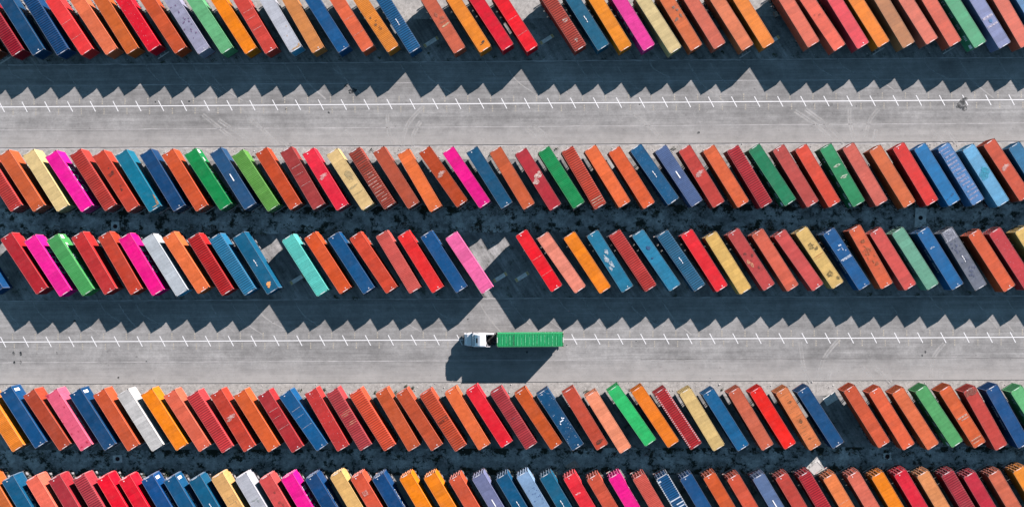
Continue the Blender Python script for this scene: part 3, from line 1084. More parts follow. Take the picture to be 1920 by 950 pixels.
    if 'palesquare' in fl:
        K.rects('repair_patch', [(0.30, -0.15, 0.95, 1.0)], pale(col, 0.3), True)
    if 'bluespots' in fl:
        K.blobs('smudge', [(rn.uniform(0.25, 0.95), rn.uniform(-0.8, 0.8), rn.uniform(0.06, 0.16), rn.uniform(0.05, 0.14)) for i in range(40)], (0.05, 0.10, 0.24))
    if 'whiteframe' in fl:
        K.rects('worn_edge', [(0.03 + 0.0345 * i, l, 0.2, 0.2) for i in range(28) for l in (-0.93, 0.93)], (0.40, 0.42, 0.44))
        K.rects('tape_band', [(0.06, -0.75, 0.3, 0.6), (0.40, 0.0, 0.2, 2.1), (0.48, 0.3, 0.22, 1.3), (0.53, 0.3, 0.2, 1.2)], (0.44, 0.48, 0.52))
    if 'dots' in fl:
        K.blobs('rust_spot', [(rn.uniform(0.15, 0.75), rn.uniform(-0.7, 0.7), rn.uniform(0.08, 0.16), rn.uniform(0.06, 0.14)) for i in range(20)], (0.12, 0.07, 0.14), False)


ROWS = {}
ROWS[1] = [
 (-102.381,44.353,122.58,(0.1052,0.0179,0.0073),'brown','fb'),
 (-97.893,44.368,122.87,(0.2108,0.0054,0.0147),'maroon','rib ds.3'),
 (-94.002,44.519,121.94,(0.0020,0.0363,0.0919),'blue','dot'),
 (-89.465,44.534,121.71,(0.0020,0.0363,0.1086),'blue','rib'),
 (-85.167,44.433,123.41,(0.5356,0.0270,0.0270),'coral','seam'),
 (-80.611,44.462,123.35,(0.4882,0.1052,0.0427),'pale-orange',''),
 (-76.602,44.637,121.79,(0.3928,0.0791,0.0147),'ochre',''),
 (-72.666,45.037,122.78,(0.4882,0.0027,0.0147),'scarlet','ws.35 fb'),
 (-67.874,44.647,122.92,(0.3688,0.0547,0.0147),'rust',''),
 (-63.514,44.518,122.28,(0.2194,0.2194,0.2885),'lavender','dots dot'),
 (-59.274,44.517,123.02,(0.0874,0.2885,0.1251),'pale-green',''),
 (-54.855,44.469,122.35,(0.5602,0.1469,0.0020),'bright-orange',''),
 (-51.006,44.545,120.66,(0.4092,0.0394,0.0270),'vermilion','lines dot'),
 (-46.367,44.769,120.23,(0.3420,0.3534,0.3807),'white','bluefront rustend'),
 (-42.249,44.663,119.46,(0.4218,0.1586,0.0449),'tan','dot'),
 (-37.752,44.590,122.17,(0.0020,0.0573,0.1576),'blue','dot'),
 (-33.293,44.704,122.03,(0.4882,0.0874,0.0343),'coral','seam'),
 (-28.818,44.586,123.10,(0.5356,0.1709,0.0214),'orange','rib2 darkpatch'),
 (-24.668,44.405,121.72,(0.0056,0.0714,0.1686),'blue','rib dash'),
 (-16.445,44.317,121.31,(0.3807,0.0791,0.0394),'salmon','stain'),
 (-11.793,44.439,121.98,(0.5356,0.1586,0.0119),'orange','scuffend'),
 (-7.741,44.703,122.73,(0.4521,0.0020,0.0147),'scarlet','ds.35'),
 (-3.236,44.460,122.37,(0.5356,0.0020,0.0094),'scarlet','seam'),
 (5.606,44.498,122.26,(0.2718,0.0343,0.0214),'brick-red','rib palepatch'),
 (9.791,44.638,122.01,(0.0020,0.0714,0.1269),'teal-blue','dash'),
 (13.973,44.476,121.16,(0.5356,0.1659,0.0054),'orange',''),
 (18.201,44.542,121.24,(0.5356,0.0253,0.1969),'magenta','one'),
 (22.967,43.983,122.16,(0.4654,0.3611,0.1709),'cream',''),
 (26.854,44.485,121.00,(0.4218,0.0960,0.0296),'rust','smudge'),
 (31.084,44.769,121.22,(0.4092,0.0874,0.0509),'salmon',''),
 (36.118,44.403,121.82,(0.4790,0.1293,0.0547),'pale-orange','fb'),
 (39.995,44.831,121.50,(0.5602,0.1586,0.0214),'orange',''),
 (48.178,44.945,121.11,(0.4882,0.1015,0.0573),'salmon',''),
 (52.704,44.150,123.43,(0.5356,0.0874,0.0509),'salmon','redspot'),
 (57.162,44.606,121.28,(0.5259,0.0449,0.0573),'pink-red','dot'),
 (60.855,44.826,121.67,(0.5602,0.1469,0.0094),'orange','fb'),
 (65.520,44.716,120.41,(0.3236,0.1357,0.0573),'tan-brown',''),
 (69.618,45.302,121.75,(0.4790,0.1149,0.0714),'salmon',''),
 (73.972,44.910,120.51,(0.4346,0.0791,0.0449),'salmon','fb'),
 (78.381,44.589,121.68,(0.0573,0.2557,0.1251),'pale-green','wide'),
 (82.878,44.480,120.99,(0.1469,0.1709,0.2885),'lavender','palebox'),
 (86.945,44.641,119.58,(0.4654,0.0960,0.0573),'salmon',''),
 (91.170,44.675,120.54,(0.0641,0.1709,0.3057),'light-blue',''),
]
ROWS[2] = [
 (-98.303,15.887,-57.67,(0.3420,0.0296,0.0253),'red','rib dot'),
 (-94.144,15.821,-57.26,(0.3807,0.0714,0.0214),'rust','dot'),
 (-89.630,15.844,-58.16,(0.4882,0.3611,0.1586),'cream',''),
 (-85.324,15.684,-56.68,(0.5602,0.0039,0.1969),'magenta','one'),
 (-80.895,15.890,-57.55,(0.3236,0.0296,0.0214),'red','rib'),
 (-76.686,15.659,-57.63,(0.3534,0.0363,0.0179),'red','stain2'),
 (-72.580,15.674,-58.77,(0.0024,0.1149,0.1802),'sky-blue','ds.3 rustedge dot'),
 (-68.096,15.778,-59.08,(0.0020,0.0343,0.1000),'dark-blue','dot'),
 (-63.974,15.752,-58.62,(0.3807,0.0547,0.0147),'rust','dot'),
 (-59.719,15.898,-57.12,(0.0020,0.1586,0.0394),'green','wide'),
 (-55.119,15.981,-58.21,(0.0107,0.0509,0.1175),'slate-blue','dashbig'),
 (-50.964,15.598,-56.84,(0.0791,0.2252,0.0394),'pale-green','rib2'),
 (-46.735,15.927,-58.28,(0.3420,0.0427,0.0109),'rust','dot'),
 (-42.316,15.970,-59.98,(0.2252,0.0253,0.0237),'maroon','lines'),
 (-38.135,15.761,-58.71,(0.4975,0.0119,0.0296),'scarlet','scratch dot'),
 (-33.588,15.711,-57.12,(0.4882,0.3420,0.1469),'cream','creamstain'),
 (-29.541,15.889,-57.33,(0.2402,0.0394,0.0237),'brick-red','rib weather'),
 (-25.109,15.993,-57.85,(0.3057,0.0547,0.0253),'brown','dot ds.15'),
 (-20.816,15.447,-60.20,(0.5116,0.1052,0.0253),'pale-orange','dot'),
 (-16.457,16.080,-55.13,(0.2885,0.0363,0.0073),'brown','scratch dot'),
 (-12.196,15.951,-56.25,(0.5602,0.0020,0.1586),'magenta','one dot'),
 (-8.018,15.874,-58.14,(0.0020,0.0509,0.1086),'dark-blue','dot'),
 (-3.842,15.745,-59.28,(0.3688,0.0684,0.0214),'rust','dot'),
 (0.900,15.522,-58.32,(0.3057,0.0166,0.0253),'red','palepatch2'),
 (5.145,15.820,-57.88,(0.0039,0.1836,0.0509),'green','rib2'),
 (9.254,15.743,-60.02,(0.3807,0.0427,0.0214),'red','rib paleend'),
 (13.586,15.969,-58.62,(0.5259,0.0960,0.0253),'pale-orange','dot'),
 (17.994,15.718,-58.29,(0.4654,0.0714,0.0179),'orange','dot'),
 (22.181,16.269,-55.39,(0.0020,0.0600,0.1367),'blue','dash ws.2'),
 (26.585,15.967,-56.71,(0.0509,0.0874,0.1836),'slate-blue','rib2 dashbig'),
 (30.745,15.859,-58.82,(0.3420,0.0324,0.0237),'red','scratch'),
 (35.187,15.851,-58.55,(0.4521,0.0791,0.0237),'orange','dot'),
 (39.484,15.773,-59.27,(0.3057,0.0147,0.0214),'maroon','rib'),
 (43.619,16.020,-56.97,(0.0039,0.1357,0.0573),'green','wide'),
 (47.872,15.831,-58.91,(0.3236,0.0449,0.0363),'red','dot'),
 (51.901,15.825,-59.60,(0.4654,0.0449,0.0214),'vermilion','dot'),
 (56.363,15.888,-60.08,(0.0119,0.1709,0.0641),'green','slots wide'),
 (60.500,16.003,-59.91,(0.4010,0.0791,0.0547),'salmon','ds.1'),
 (65.439,15.617,-58.75,(0.4218,0.0908,0.0270),'orange','dot'),
 (69.644,15.995,-59.62,(0.4654,0.0214,0.0179),'scarlet','dot'),
 (73.572,15.899,-58.80,(0.0044,0.1149,0.2736),'bright-blue','marks'),
 (77.872,15.993,-58.66,(0.0509,0.1469,0.3057),'light-blue','streaks'),
 (82.399,15.711,-58.18,(0.0874,0.2557,0.4010),'pale-blue','tealpatch'),
 (86.287,16.676,-57.19,(0.3807,0.0547,0.0237),'rust','scratch dot'),
 (90.748,15.991,-58.39,(0.0107,0.1052,0.2046),'blue','dot'),
]
ROWS[3] = [
 (-101.824,0.677,122.21,(0.0020,0.0394,0.1175),'blue','dot'),
 (-93.715,0.639,123.25,(0.2885,0.0109,0.0166),'maroon','dot'),
 (-89.357,0.206,122.81,(0.5602,0.0073,0.1836),'magenta','one'),
 (-85.183,0.316,123.06,(0.0449,0.2402,0.0641),'pale-green','rib2 wide'),
 (-80.846,0.619,120.26,(0.3236,0.0179,0.0179),'red','dot'),
 (-75.980,0.602,119.67,(0.3420,0.0324,0.0147),'rust-red','dot'),
 (-72.091,0.346,120.94,(0.5602,0.0020,0.1469),'magenta','one'),
 (-67.742,0.220,121.66,(0.3236,0.3534,0.3688),'white','bluefront'),
 (-63.852,0.627,122.53,(0.5116,0.1052,0.0296),'pale-orange','dot'),
 (-59.335,0.307,121.73,(0.3236,0.0119,0.0130),'red','rib'),
 (-55.288,0.284,122.50,(0.0152,0.1251,0.2308),'light-blue','rib'),
 (-50.996,0.485,121.53,(0.0020,0.0714,0.1367),'teal-blue','rustspot dash'),
 (-41.914,0.028,122.18,(0.0714,0.3807,0.3236),'aqua','rib2'),
 (-37.780,0.443,122.69,(0.4433,0.0573,0.0119),'orange','dot'),
 (-33.478,0.388,122.74,(0.0020,0.0509,0.1367),'blue','dot'),
 (-29.371,0.447,123.69,(0.4010,0.0394,0.0166),'vermilion','dot'),
 (-24.787,0.544,120.61,(0.4218,0.0641,0.0509),'salmon','rib2'),
 (-20.715,0.572,121.65,(0.5116,0.0147,0.0147),'scarlet','dot'),
 (-16.431,0.548,122.51,(0.0020,0.0509,0.1469),'blue','dot'),
 (-11.804,0.330,123.33,(0.5602,0.0874,0.2252),'pink',''),
 (0.970,0.635,122.40,(0.5356,0.0020,0.0094),'scarlet','dot seam'),
 (5.090,0.277,124.68,(0.5116,0.1586,0.1052),'peach',''),
 (9.797,0.251,123.02,(0.5602,0.1469,0.0039),'orange',''),
 (13.947,0.482,121.98,(0.0071,0.1149,0.1921),'light-blue','mottle dot'),
 (18.093,0.561,123.25,(0.3236,0.0253,0.0214),'red','rib'),
 (22.419,0.587,124.12,(0.0107,0.1357,0.2308),'light-blue','star'),
 (26.905,0.512,124.29,(0.0107,0.0791,0.1469),'slate-blue','rib dash'),
 (31.156,0.488,122.18,(0.5116,0.0109,0.0179),'scarlet','dot'),
 (35.504,0.039,121.63,(0.4654,0.2885,0.0791),'beige',''),
 (39.684,0.644,122.78,(0.3420,0.0394,0.0363),'red','darkspots dot'),
 (44.050,0.518,122.26,(0.4346,0.0791,0.0427),'salmon','dot'),
 (48.373,0.464,124.90,(0.3928,0.0509,0.0449),'salmon-red','dot'),
 (52.142,0.909,123.44,(0.4882,0.3236,0.1052),'cream','bigstains'),
 (57.056,0.628,122.72,(0.0020,0.0641,0.1802),'blue','band word dot'),
 (61.436,0.988,119.04,(0.4521,0.0791,0.0296),'orange','rustspread dot'),
 (65.477,0.612,121.54,(0.4092,0.0547,0.0449),'salmon-red','dot'),
 (69.519,0.640,122.09,(0.0960,0.2557,0.1709),'grey-green','word'),
 (74.042,0.635,121.32,(0.0020,0.0791,0.2046),'blue','word dot scratchsmall'),
 (78.320,0.541,120.65,(0.0978,0.1110,0.1379),'slate-grey','trapez mottledark dash'),
 (83.370,0.209,122.24,(0.4521,0.0714,0.0237),'orange','dot'),
 (87.174,0.512,122.45,(0.3534,0.0270,0.0324),'red','ws.3'),
 (91.830,0.769,121.91,(0.4654,0.3057,0.0874),'beige',''),
]
ROWS[4] = [
 (-98.220,-28.228,-57.44,(0.5602,0.1586,0.0147),'orange','rib2'),
 (-94.045,-27.627,-57.39,(0.0020,0.0449,0.1269),'blue','dot sidelabel'),
 (-89.646,-28.093,-56.41,(0.2718,0.0394,0.0166),'brown','dot'),
 (-85.586,-28.129,-57.65,(0.5356,0.0791,0.1357),'pink','redspots word'),
 (-81.229,-28.034,-57.55,(0.0020,0.0363,0.1000),'dark-blue','ds.25 dot sidelabel'),
 (-76.855,-28.153,-58.02,(0.3807,0.0600,0.0192),'rust','dot'),
 (-72.422,-28.211,-57.94,(0.3807,0.3728,0.3534),'white',''),
 (-68.000,-28.106,-57.47,(0.5602,0.1469,0.0027),'bright-orange',''),
 (-63.797,-28.316,-57.32,(0.4882,0.0874,0.0449),'coral','dot'),
 (-59.575,-28.547,-57.52,(0.4092,0.0296,0.0324),'red','rib'),
 (-55.394,-28.339,-58.98,(0.3420,0.0324,0.0166),'red','scratch dot'),
 (-51.002,-28.407,-58.06,(0.4346,0.0714,0.0166),'orange','dot'),
 (-46.612,-28.516,-58.35,(0.2718,0.0166,0.0192),'maroon','lines dot'),
 (-42.376,-28.359,-55.46,(0.0020,0.0641,0.1686),'blue','lines dot'),
 (-38.091,-28.244,-60.24,(0.3420,0.0237,0.0214),'red','ws.4 dot'),
 (-34.043,-28.178,-58.95,(0.3057,0.0324,0.0363),'maroon','rib palestripes'),
 (-29.713,-28.297,-57.98,(0.4790,0.0573,0.0237),'vermilion','rib'),
 (-25.098,-28.295,-59.94,(0.3534,0.0600,0.0179),'rust','dot'),
 (-21.128,-28.310,-57.48,(0.3236,0.0509,0.0179),'brown','dot'),
 (-16.773,-28.439,-57.49,(0.3807,0.0509,0.0192),'rust','rib darkstain'),
 (-12.296,-28.152,-59.06,(0.4975,0.0960,0.0270),'pale-orange','dot'),
 (-8.299,-27.781,-57.62,(0.5259,0.0073,0.0179),'scarlet','dot'),
 (-3.830,-28.124,-57.73,(0.2718,0.0237,0.0296),'maroon','rib darkmid'),
 (0.689,-28.223,-56.58,(0.3611,0.0573,0.0094),'rust','dot'),
 (4.668,-28.391,-57.23,(0.0020,0.0449,0.1086),'dark-blue','ws.9 squiggle dot'),
 (9.265,-28.246,-58.96,(0.3420,0.0449,0.0214),'rust','darkend'),
 (13.461,-28.872,-58.33,(0.5602,0.1836,0.0960),'peach',''),
 (17.785,-27.702,-55.50,(0.0179,0.3236,0.0874),'bright-green',''),
 (22.050,-27.911,-56.64,(0.5602,0.1357,0.0073),'bright-orange',''),
 (26.190,-28.293,-56.76,(0.2885,0.0147,0.0179),'maroon','rib paleedge'),
 (30.592,-28.462,-59.31,(0.4654,0.3236,0.1251),'cream',''),
 (34.912,-28.560,-58.01,(0.0020,0.0714,0.1686),'blue','dot ds.15'),
 (39.474,-28.395,-59.32,(0.3688,0.0791,0.0394),'salmon-brown','dot'),
 (43.487,-28.239,-58.44,(0.5602,0.0094,0.0054),'scarlet','dot'),
 (48.134,-28.409,-59.40,(0.4654,0.1357,0.0449),'tan','brownlines dot'),
 (52.144,-28.172,-57.60,(0.0020,0.0427,0.1175),'dark-blue','dot'),
 (60.560,-28.053,-58.26,(0.4092,0.0641,0.0237),'rust','dot'),
 (65.076,-28.425,-58.98,(0.4882,0.0791,0.0296),'orange','dot'),
 (69.379,-28.462,-57.76,(0.4521,0.0960,0.0343),'pale-orange',''),
 (73.682,-28.085,-56.78,(0.0573,0.2402,0.0791),'pale-green','wide'),
 (77.891,-28.142,-58.25,(0.4433,0.0791,0.0214),'orange','greybands'),
 (82.066,-28.462,-61.29,(0.3611,0.0394,0.0296),'red','darkhead'),
 (86.162,-28.134,-60.76,(0.0020,0.0449,0.1367),'blue','word dot'),
 (90.887,-28.274,-58.10,(0.0874,0.3236,0.1251),'pale-green','wide'),
]
ROWS[5] = [
 (-97.970,-43.485,120.70,(0.3807,0.0874,0.0179),'orange',''),
 (-93.909,-44.051,120.69,(0.0020,0.0600,0.1269),'teal-blue','word dot'),
 (-89.456,-44.025,120.68,(0.5356,0.0960,0.0573),'coral',''),
 (-85.293,-43.937,120.67,(0.2557,0.0179,0.0253),'maroon','dot'),
 (-80.741,-43.810,120.66,(0.2885,0.0270,0.0363),'maroon','rib'),
 (-76.439,-43.866,120.65,(0.5356,0.0027,0.0147),'scarlet','dot'),
 (-72.345,-44.084,120.64,(0.5259,0.0020,0.0147),'scarlet','dot'),
 (-68.148,-43.996,120.63,(0.0020,0.0449,0.1469),'blue','dot word sidelabel'),
 (-64.057,-44.072,120.62,(0.0020,0.0573,0.1367),'teal-blue','dot word sidelabel'),
 (-59.415,-44.128,120.61,(0.0024,0.0641,0.1269),'teal-blue','dash'),
 (-55.283,-43.633,120.60,(0.4882,0.2718,0.0960),'beige','cracks'),
 (-50.892,-43.750,120.59,(0.3236,0.3309,0.3534),'white','greysmear'),
 (-46.503,-43.969,120.58,(0.4218,0.0509,0.0473),'salmon-red','stain3'),
 (-42.419,-43.779,120.57,(0.5602,0.0039,0.1709),'magenta','one'),
 (-38.033,-43.795,120.56,(0.0020,0.0363,0.1139),'dark-blue','dot word'),
 (-33.443,-43.403,120.55,(0.4882,0.2885,0.0960),'beige',''),
 (-29.675,-43.722,120.54,(0.4346,0.0600,0.0270),'vermilion','palesquare dot'),
 (-25.703,-43.837,120.53,(0.0020,0.0363,0.1139),'dark-blue','dot word'),
 (-20.714,-43.753,120.52,(0.5602,0.1469,0.0027),'bright-orange',''),
 (-16.256,-43.667,120.51,(0.5602,0.1469,0.0039),'bright-orange',''),
 (-11.682,-44.089,120.50,(0.4092,0.0600,0.0237),'rust','dot'),
 (-7.411,-43.799,120.49,(0.1149,0.1293,0.2252),'lavender','dashbig'),
 (-3.042,-43.916,120.48,(0.0020,0.0573,0.1269),'teal-blue','dash'),
 (0.717,-43.522,120.47,(0.1469,0.2402,0.3611),'pale-blue','bluespots'),
 (4.980,-43.740,120.46,(0.0020,0.0684,0.1269),'teal-blue','dash'),
 (9.342,-43.857,120.45,(0.5116,0.0147,0.0253),'scarlet','dot scratchsmall'),
 (13.600,-44.075,120.44,(0.3807,0.0547,0.0270),'rust','dot'),
 (17.534,-43.885,120.43,(0.5602,0.0039,0.1586),'magenta','one'),
 (21.992,-44.002,120.42,(0.4218,0.0641,0.0449),'salmon','rib2'),
 (26.245,-44.057,120.41,(0.0020,0.0509,0.1367),'blue','rib whiteframe'),
 (30.598,-44.032,120.40,(0.0020,0.0473,0.1367),'blue','dot'),
 (34.848,-43.844,120.39,(0.4092,0.0641,0.0147),'rust','dot'),
 (39.195,-44.163,120.38,(0.4218,0.0600,0.0270),'rust','dot'),
 (43.845,-44.078,120.37,(0.0714,0.1149,0.2108),'slate-blue','dashbig'),
 (47.987,-43.991,120.36,(0.3420,0.0394,0.0270),'red','dot'),
 (52.129,-43.701,120.35,(0.2885,0.0119,0.0192),'maroon','rib'),
 (56.648,-44.122,120.34,(0.5116,0.1357,0.0394),'pale-orange','seam'),
 (60.988,-43.732,120.33,(0.4882,0.1052,0.0641),'salmon','dot'),
 (65.424,-43.849,120.32,(0.5602,0.1469,0.0020),'bright-orange',''),
 (69.558,-43.458,120.31,(0.4882,0.0094,0.0253),'scarlet','dot'),
 (73.687,-43.675,120.30,(0.4882,0.1836,0.0641),'tan',''),
 (78.118,-43.589,120.29,(0.2557,0.0166,0.0270),'maroon','rib'),
 (82.141,-43.907,120.28,(0.3420,0.0147,0.0296),'red',''),
 (86.569,-43.619,120.27,(0.3928,0.0874,0.0449),'salmon-brown',''),
 (91.097,-42.927,120.26,(0.5356,0.1709,0.0147),'orange',''),
]


ROWNAME = {1: 'top row', 2: 'second row', 3: 'third row', 4: 'fourth row', 5: 'bottom row'}
ORD = ['first', 'second', 'third', 'fourth', 'fifth', 'sixth', 'seventh', 'eighth', 'ninth', 'tenth', 'eleventh', 'twelfth']
FEATURE = [('dashbig', 'a white bar on its roof'), ('rustspot', 'an orange rust spot'), ('darkpatch', 'dark brown patches'), ('scuffend', 'a black scuff near its end'),
           ('smudge', 'grey smudges'), ('palebox', 'two pale roof strips'), ('rustedge', 'rusty roof edge'), ('creamstain', 'brownish roof stains'),
           ('weather', 'a badly weathered roof'), ('slots', 'two black roof slots'), ('tealpatch', 'a teal patch'), ('star', 'a dark star-shaped stain'),
           ('bigstains', 'big black stains'), ('band', 'a white band across'), ('rustspread', 'spreading rust blotches'), ('trapez', 'a pale trapezoid at one end'),
           ('redspots', 'crimson spots'), ('squiggle', 'white flecks and squiggle'), ('darkend', 'a black mark near its end'), ('brownlines', 'brown roof streaks'),
           ('greybands', 'grey scraped bands'), ('cracks', 'dark crack lines'), ('palesquare', 'a pale square patch'), ('bluespots', 'many bluish spots'),
           ('whiteframe', 'white-marked roof edges'), ('palestripes', 'pale crosswise stripes'), ('darkstain', 'a dark stain mid-roof'), ('paleedge', 'pale combed roof edges'),
           ('dots', 'dark purple dots'), ('streaks', 'lavender streaks'), ('marks', 'dark marks near its end'), ('stain2', 'a dark stain on its roof'),
           ('redspot', 'a small dark-red spot'), ('palepatch2', 'a pale scraped patch'), ('palepatch', 'pale patches'), ('rustend', 'a rusty end edge'),
           ('darkspots', 'three dark spots'), ('mottle', 'mottled grey wear'), ('one', 'white side lettering')]


def article(w):
    return ('an ' if w[0] in 'aeiou' else 'a ') + w


def make_labels():
    res = {}
    for row, lst in ROWS.items():
        cols = [e[4] for e in lst]
        cand = []
        for i, e in enumerate(lst):
            fl = e[5].split()
            feat = next((t for k, t in FEATURE if k in fl), None)
            rib = 'ribbed-roof ' if 'rib' in fl else ''
            cand.append((feat, rib))
        fl1 = ['%s container with %s, %s' % (c, f, ROWNAME[row]) if f else None for c, (f, r) in zip(cols, cand)]
        fl2 = []
        for i, c in enumerate(cols):
            l = cols[i - 1] if i else None
            r = cols[i + 1] if i + 1 < len(cols) else None
            if l and r:
                fl2.append('%s%s container in the %s between %s and %s one' % (cand[i][1], c, ROWNAME[row], article(l), article(r)))
            elif r:
                fl2.append('%s%s container at the left end of the %s' % (cand[i][1], c, ROWNAME[row]))
            else:
                fl2.append('%s%s container at the right end of the %s' % (cand[i][1], c, ROWNAME[row]))
        seen = {}
        for i, c in enumerate(cols):
            k = seen.get(c, 0)
            seen[c] = k + 1
            tot = cols.count(c)
            short = ('the only %s one of the %s' % (c, ROWNAME[row])) if tot == 1 else '%s of the %d %s ones from the left, %s' % (ORD[k], tot, c, ROWNAME[row])
            if tot == 1:
                lab = 'the only %s container in the %s' % (c, ROWNAME[row])
                if cand[i][0]:
                    lab = '%s, with %s' % (lab, cand[i][0])
            elif fl1[i] and fl1.count(fl1[i]) == 1:
                lab = fl1[i]
            elif fl2[i] and fl2.count(fl2[i]) == 1:
                lab = fl2[i]
            else:
                lab = '%s of the %d %s containers from the left, %s' % (ORD[k], tot, c, ROWNAME[row])
            res[(row, i)] = (lab, short)
    return res


EXTRA = {1: (4.32, (0.36, 0.09, 0.05), 'rust'), 2: (4.26, (0.02, 0.13, 0.30), 'blue'), 3: (4.32, (0.40, 0.10, 0.06), 'rust'), 4: (4.32, (0.42, 0.12, 0.04), 'orange'), 5: (4.32, (0.40, 0.06, 0.05), 'red')}  # unseen containers added past each row's right end for their shadows
for k, (dx, c, nm) in EXTRA.items():
    e = ROWS[k][-1]
    ROWS[k].append((e[0] + dx, e[1], e[2], c, nm, ''))
LABELS = make_labels()
CHCOL = [(0.03, 0.03, 0.032), (0.06, 0.06, 0.065), (0.14, 0.02, 0.015), (0.02, 0.04, 0.09), (0.03, 0.06, 0.05), (0.10, 0.10, 0.105)]


def num(fl, key):
    for f in fl:
        if f.startswith(key) and f[len(key):].replace('.', '').isdigit():
            return float(f[len(key):])
    return 0.0


def make_trailer(x, y, rz, label, col, front_beam=False, z=0.0, group='trailers under the parked containers'):
    t = thing('semi_trailer', label, 'trailer', (x, y, z), rz, group)
    part('chassis_frame', CHASSIS, t, col)
    for ax in (2.75, 4.05, 5.35):
        for s in (1, -1):
            part('wheel', WHEEL, t, None, (ax, s * 0.99, 0.51))
    for s in (1, -1):
        part('landing_leg', LEG, t, None, (-3.55, s * 0.62, 0.0))
    part('rear_bumper', BUMPER, t, None, (6.16, 0, 0))
    part('mudguards', MUDGUARD, t)
    if front_beam:
        part('front_beam', FRONTBEAM, t, None, (-6.62, 0, 0))
    return t


def make_container(x, y, z, rz, col, fl, row, seed, label, group='parked shipping containers'):
    rn = random.Random(seed)
    t = thing('shipping_container', label, 'container', (x, y, z), rz, group)
    kind = 'rib' if 'rib' in fl else 'rib2' if 'rib2' in fl else 'plain'
    base_grime = rn.choice((0.05, 0.1, 0.2, 0.3, 0.45))
    part('roof', ROOF[kind], t, col, None, rib_pitch={'rib': 0.42, 'rib2': 0.30, 'plain': 0.209}[kind], rib_dirt={'rib': rn.uniform(0.38, 0.55), 'rib2': rn.uniform(0.2, 0.34), 'plain': rn.choice((0.0, 0.06, 0.12))}[kind], grime=base_grime + num(fl, 'ds'), flecks=num(fl, 'ws'))  # rib_dirt sets how dark the rib valleys are
    white = 'whiteframe' in fl
    part('frame', FRAME, t, (0.30, 0.33, 0.36) if white else col, None, grime=0.35)
    for s in (1, -1):
        part('side_wall', SIDE[s], t, col, None, grime=0.35)
    fc = (0.06, 0.28, 0.45) if 'bluefront' in fl else col
    part('front_wall', FRONT, t, fc, None, grime=0.3)
    bars = row == 5
    for s in (1, -1):
        dr = part('door', DOOR[(s, not bars)], t, col, None, grime=0.2)
        if bars:
            for yy in ((0.27, 0.82) if s > 0 else (-0.27, -0.82)):
                part('locking_bar', BAR, dr, pale(col, 0.22, (0.5, 0.5, 0.5)), (HX + 0.055, yy, 0))
    hp = pale(col, rn.uniform(0.4, 0.65), (0.66, 0.65, 0.64))  # pale colour paints in the sun glint on the end headers
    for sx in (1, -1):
        part('header_glint_plate', HEADER_GLINT, t, hp, (sx * (HX - 0.08), rn.uniform(-0.05, 0.05), RAILZ - 0.011))
    if 'dot' in fl:
        sg = 1 if row in (2, 4) else -1
        part('roof_glint_dot', DOT, t, pale(col, rn.uniform(0.35, 0.7), (0.7, 0.7, 0.7)), (5.62 * sg, 0.25 * sg, RAILZ - 0.030))  # paler than the roof: probable glint put into the colour
        if row in (3, 4, 5) or rn.random() < 0.4:
            part('roof_glint_dot', DOT, t, pale(col, rn.uniform(0.35, 0.7), (0.7, 0.7, 0.7)), (-5.62 * sg, -0.30 * sg, RAILZ - 0.030))
    if 'one' in fl:
        for s in (1, -1):
            o = part('lettering', ONE, t, WHT, (0.2, s * (HY + 0.006), 1.35))
            o.rotation_euler = (R(90), 0, 0 if s < 0 else R(180))
    for key, me in (('wide', WIDE), ('word', WORD)):
        if key in fl:
            for s in (1, -1):
                o = part('lettering', me, t, (0.7, 0.7, 0.7), (0, s * (HY + 0.002), 1.75))
                o.rotation_euler = (R(90), 0, 0 if s < 0 else R(180))
    if 'sidelabel' in fl:
        sg = 1 if row in (2, 4) else -1
        o = part('side_label', SIDELABEL, t, WHT, (-5.2 * sg, sg * (HY + 0.002), 1.6))
        o.rotation_euler = (R(90), 0, R(180) if sg > 0 else 0)
    add_marks(t, row, col, fl, seed + 1)
    return t


seed = 100
for row, lst in ROWS.items():
    for i, (x, y, a, col, cname, flags) in enumerate(lst):
        seed += 7
        fl = flags.split()
        rn = random.Random(seed)
        lab, short = LABELS[(row, i)]
        make_trailer(x, y, R(a), 'low trailer carrying container, ' + short, rn.choice(CHCOL), 'fb' in fl)
        make_container(x, y, 1.30, R(a), col, fl, row, seed, lab)

# ------------------------------------------------------------------ truck on the lower lane (heading left)
TX, TY = -0.70, -13.86
GREEN = (0.010, 0.235, 0.080)
tr = make_trailer(TX, TY, 0.0, 'semi-trailer hitched to the white truck on the lower lane', (0.04, 0.04, 0.045), False, LZ, None)
tc = make_container(TX, TY, LZ + 1.30, 0.0, GREEN, ['rib2'], 0, 991, 'green ribbed container on the trailer behind the white truck', None)
K = Marks(tc, 2, 5)
K.rects('wear_streak', [(0.25, 0.0, 0.35, 2.0)], (0.012, 0.12, 0.05), True)
K.rects('wear_streak', [(0.08 + 0.058 * i, random.uniform(-0.2, 0.2), 0.10, random.uniform(1.2, 2.1)) for i in range(15)], (0.16, 0.52, 0.27), True)

trk = thing('truck', 'white bonneted truck tractor driving along the lower lane', 'truck', (-12.95, TY - 0.08, LZ))
# local x runs backwards from the bonnet's nose, y across, z up


def ring(x, w, z0, z1, r=0.12, n=4):
    """rounded rectangle cross-section in the plane x = const"""
    pts = []
    for cy, cz, a0 in ((w - r, z1 - r, 0), (-w + r, z1 - r, 90), (-w + r, z0 + r, 180), (w - r, z0 + r, 270)):
        for k in range(n):
            a = R(a0 + 90 * k / (n - 1))
            pts.append((x, cy + r * math.cos(a), cz + r * math.sin(a)))
    return pts


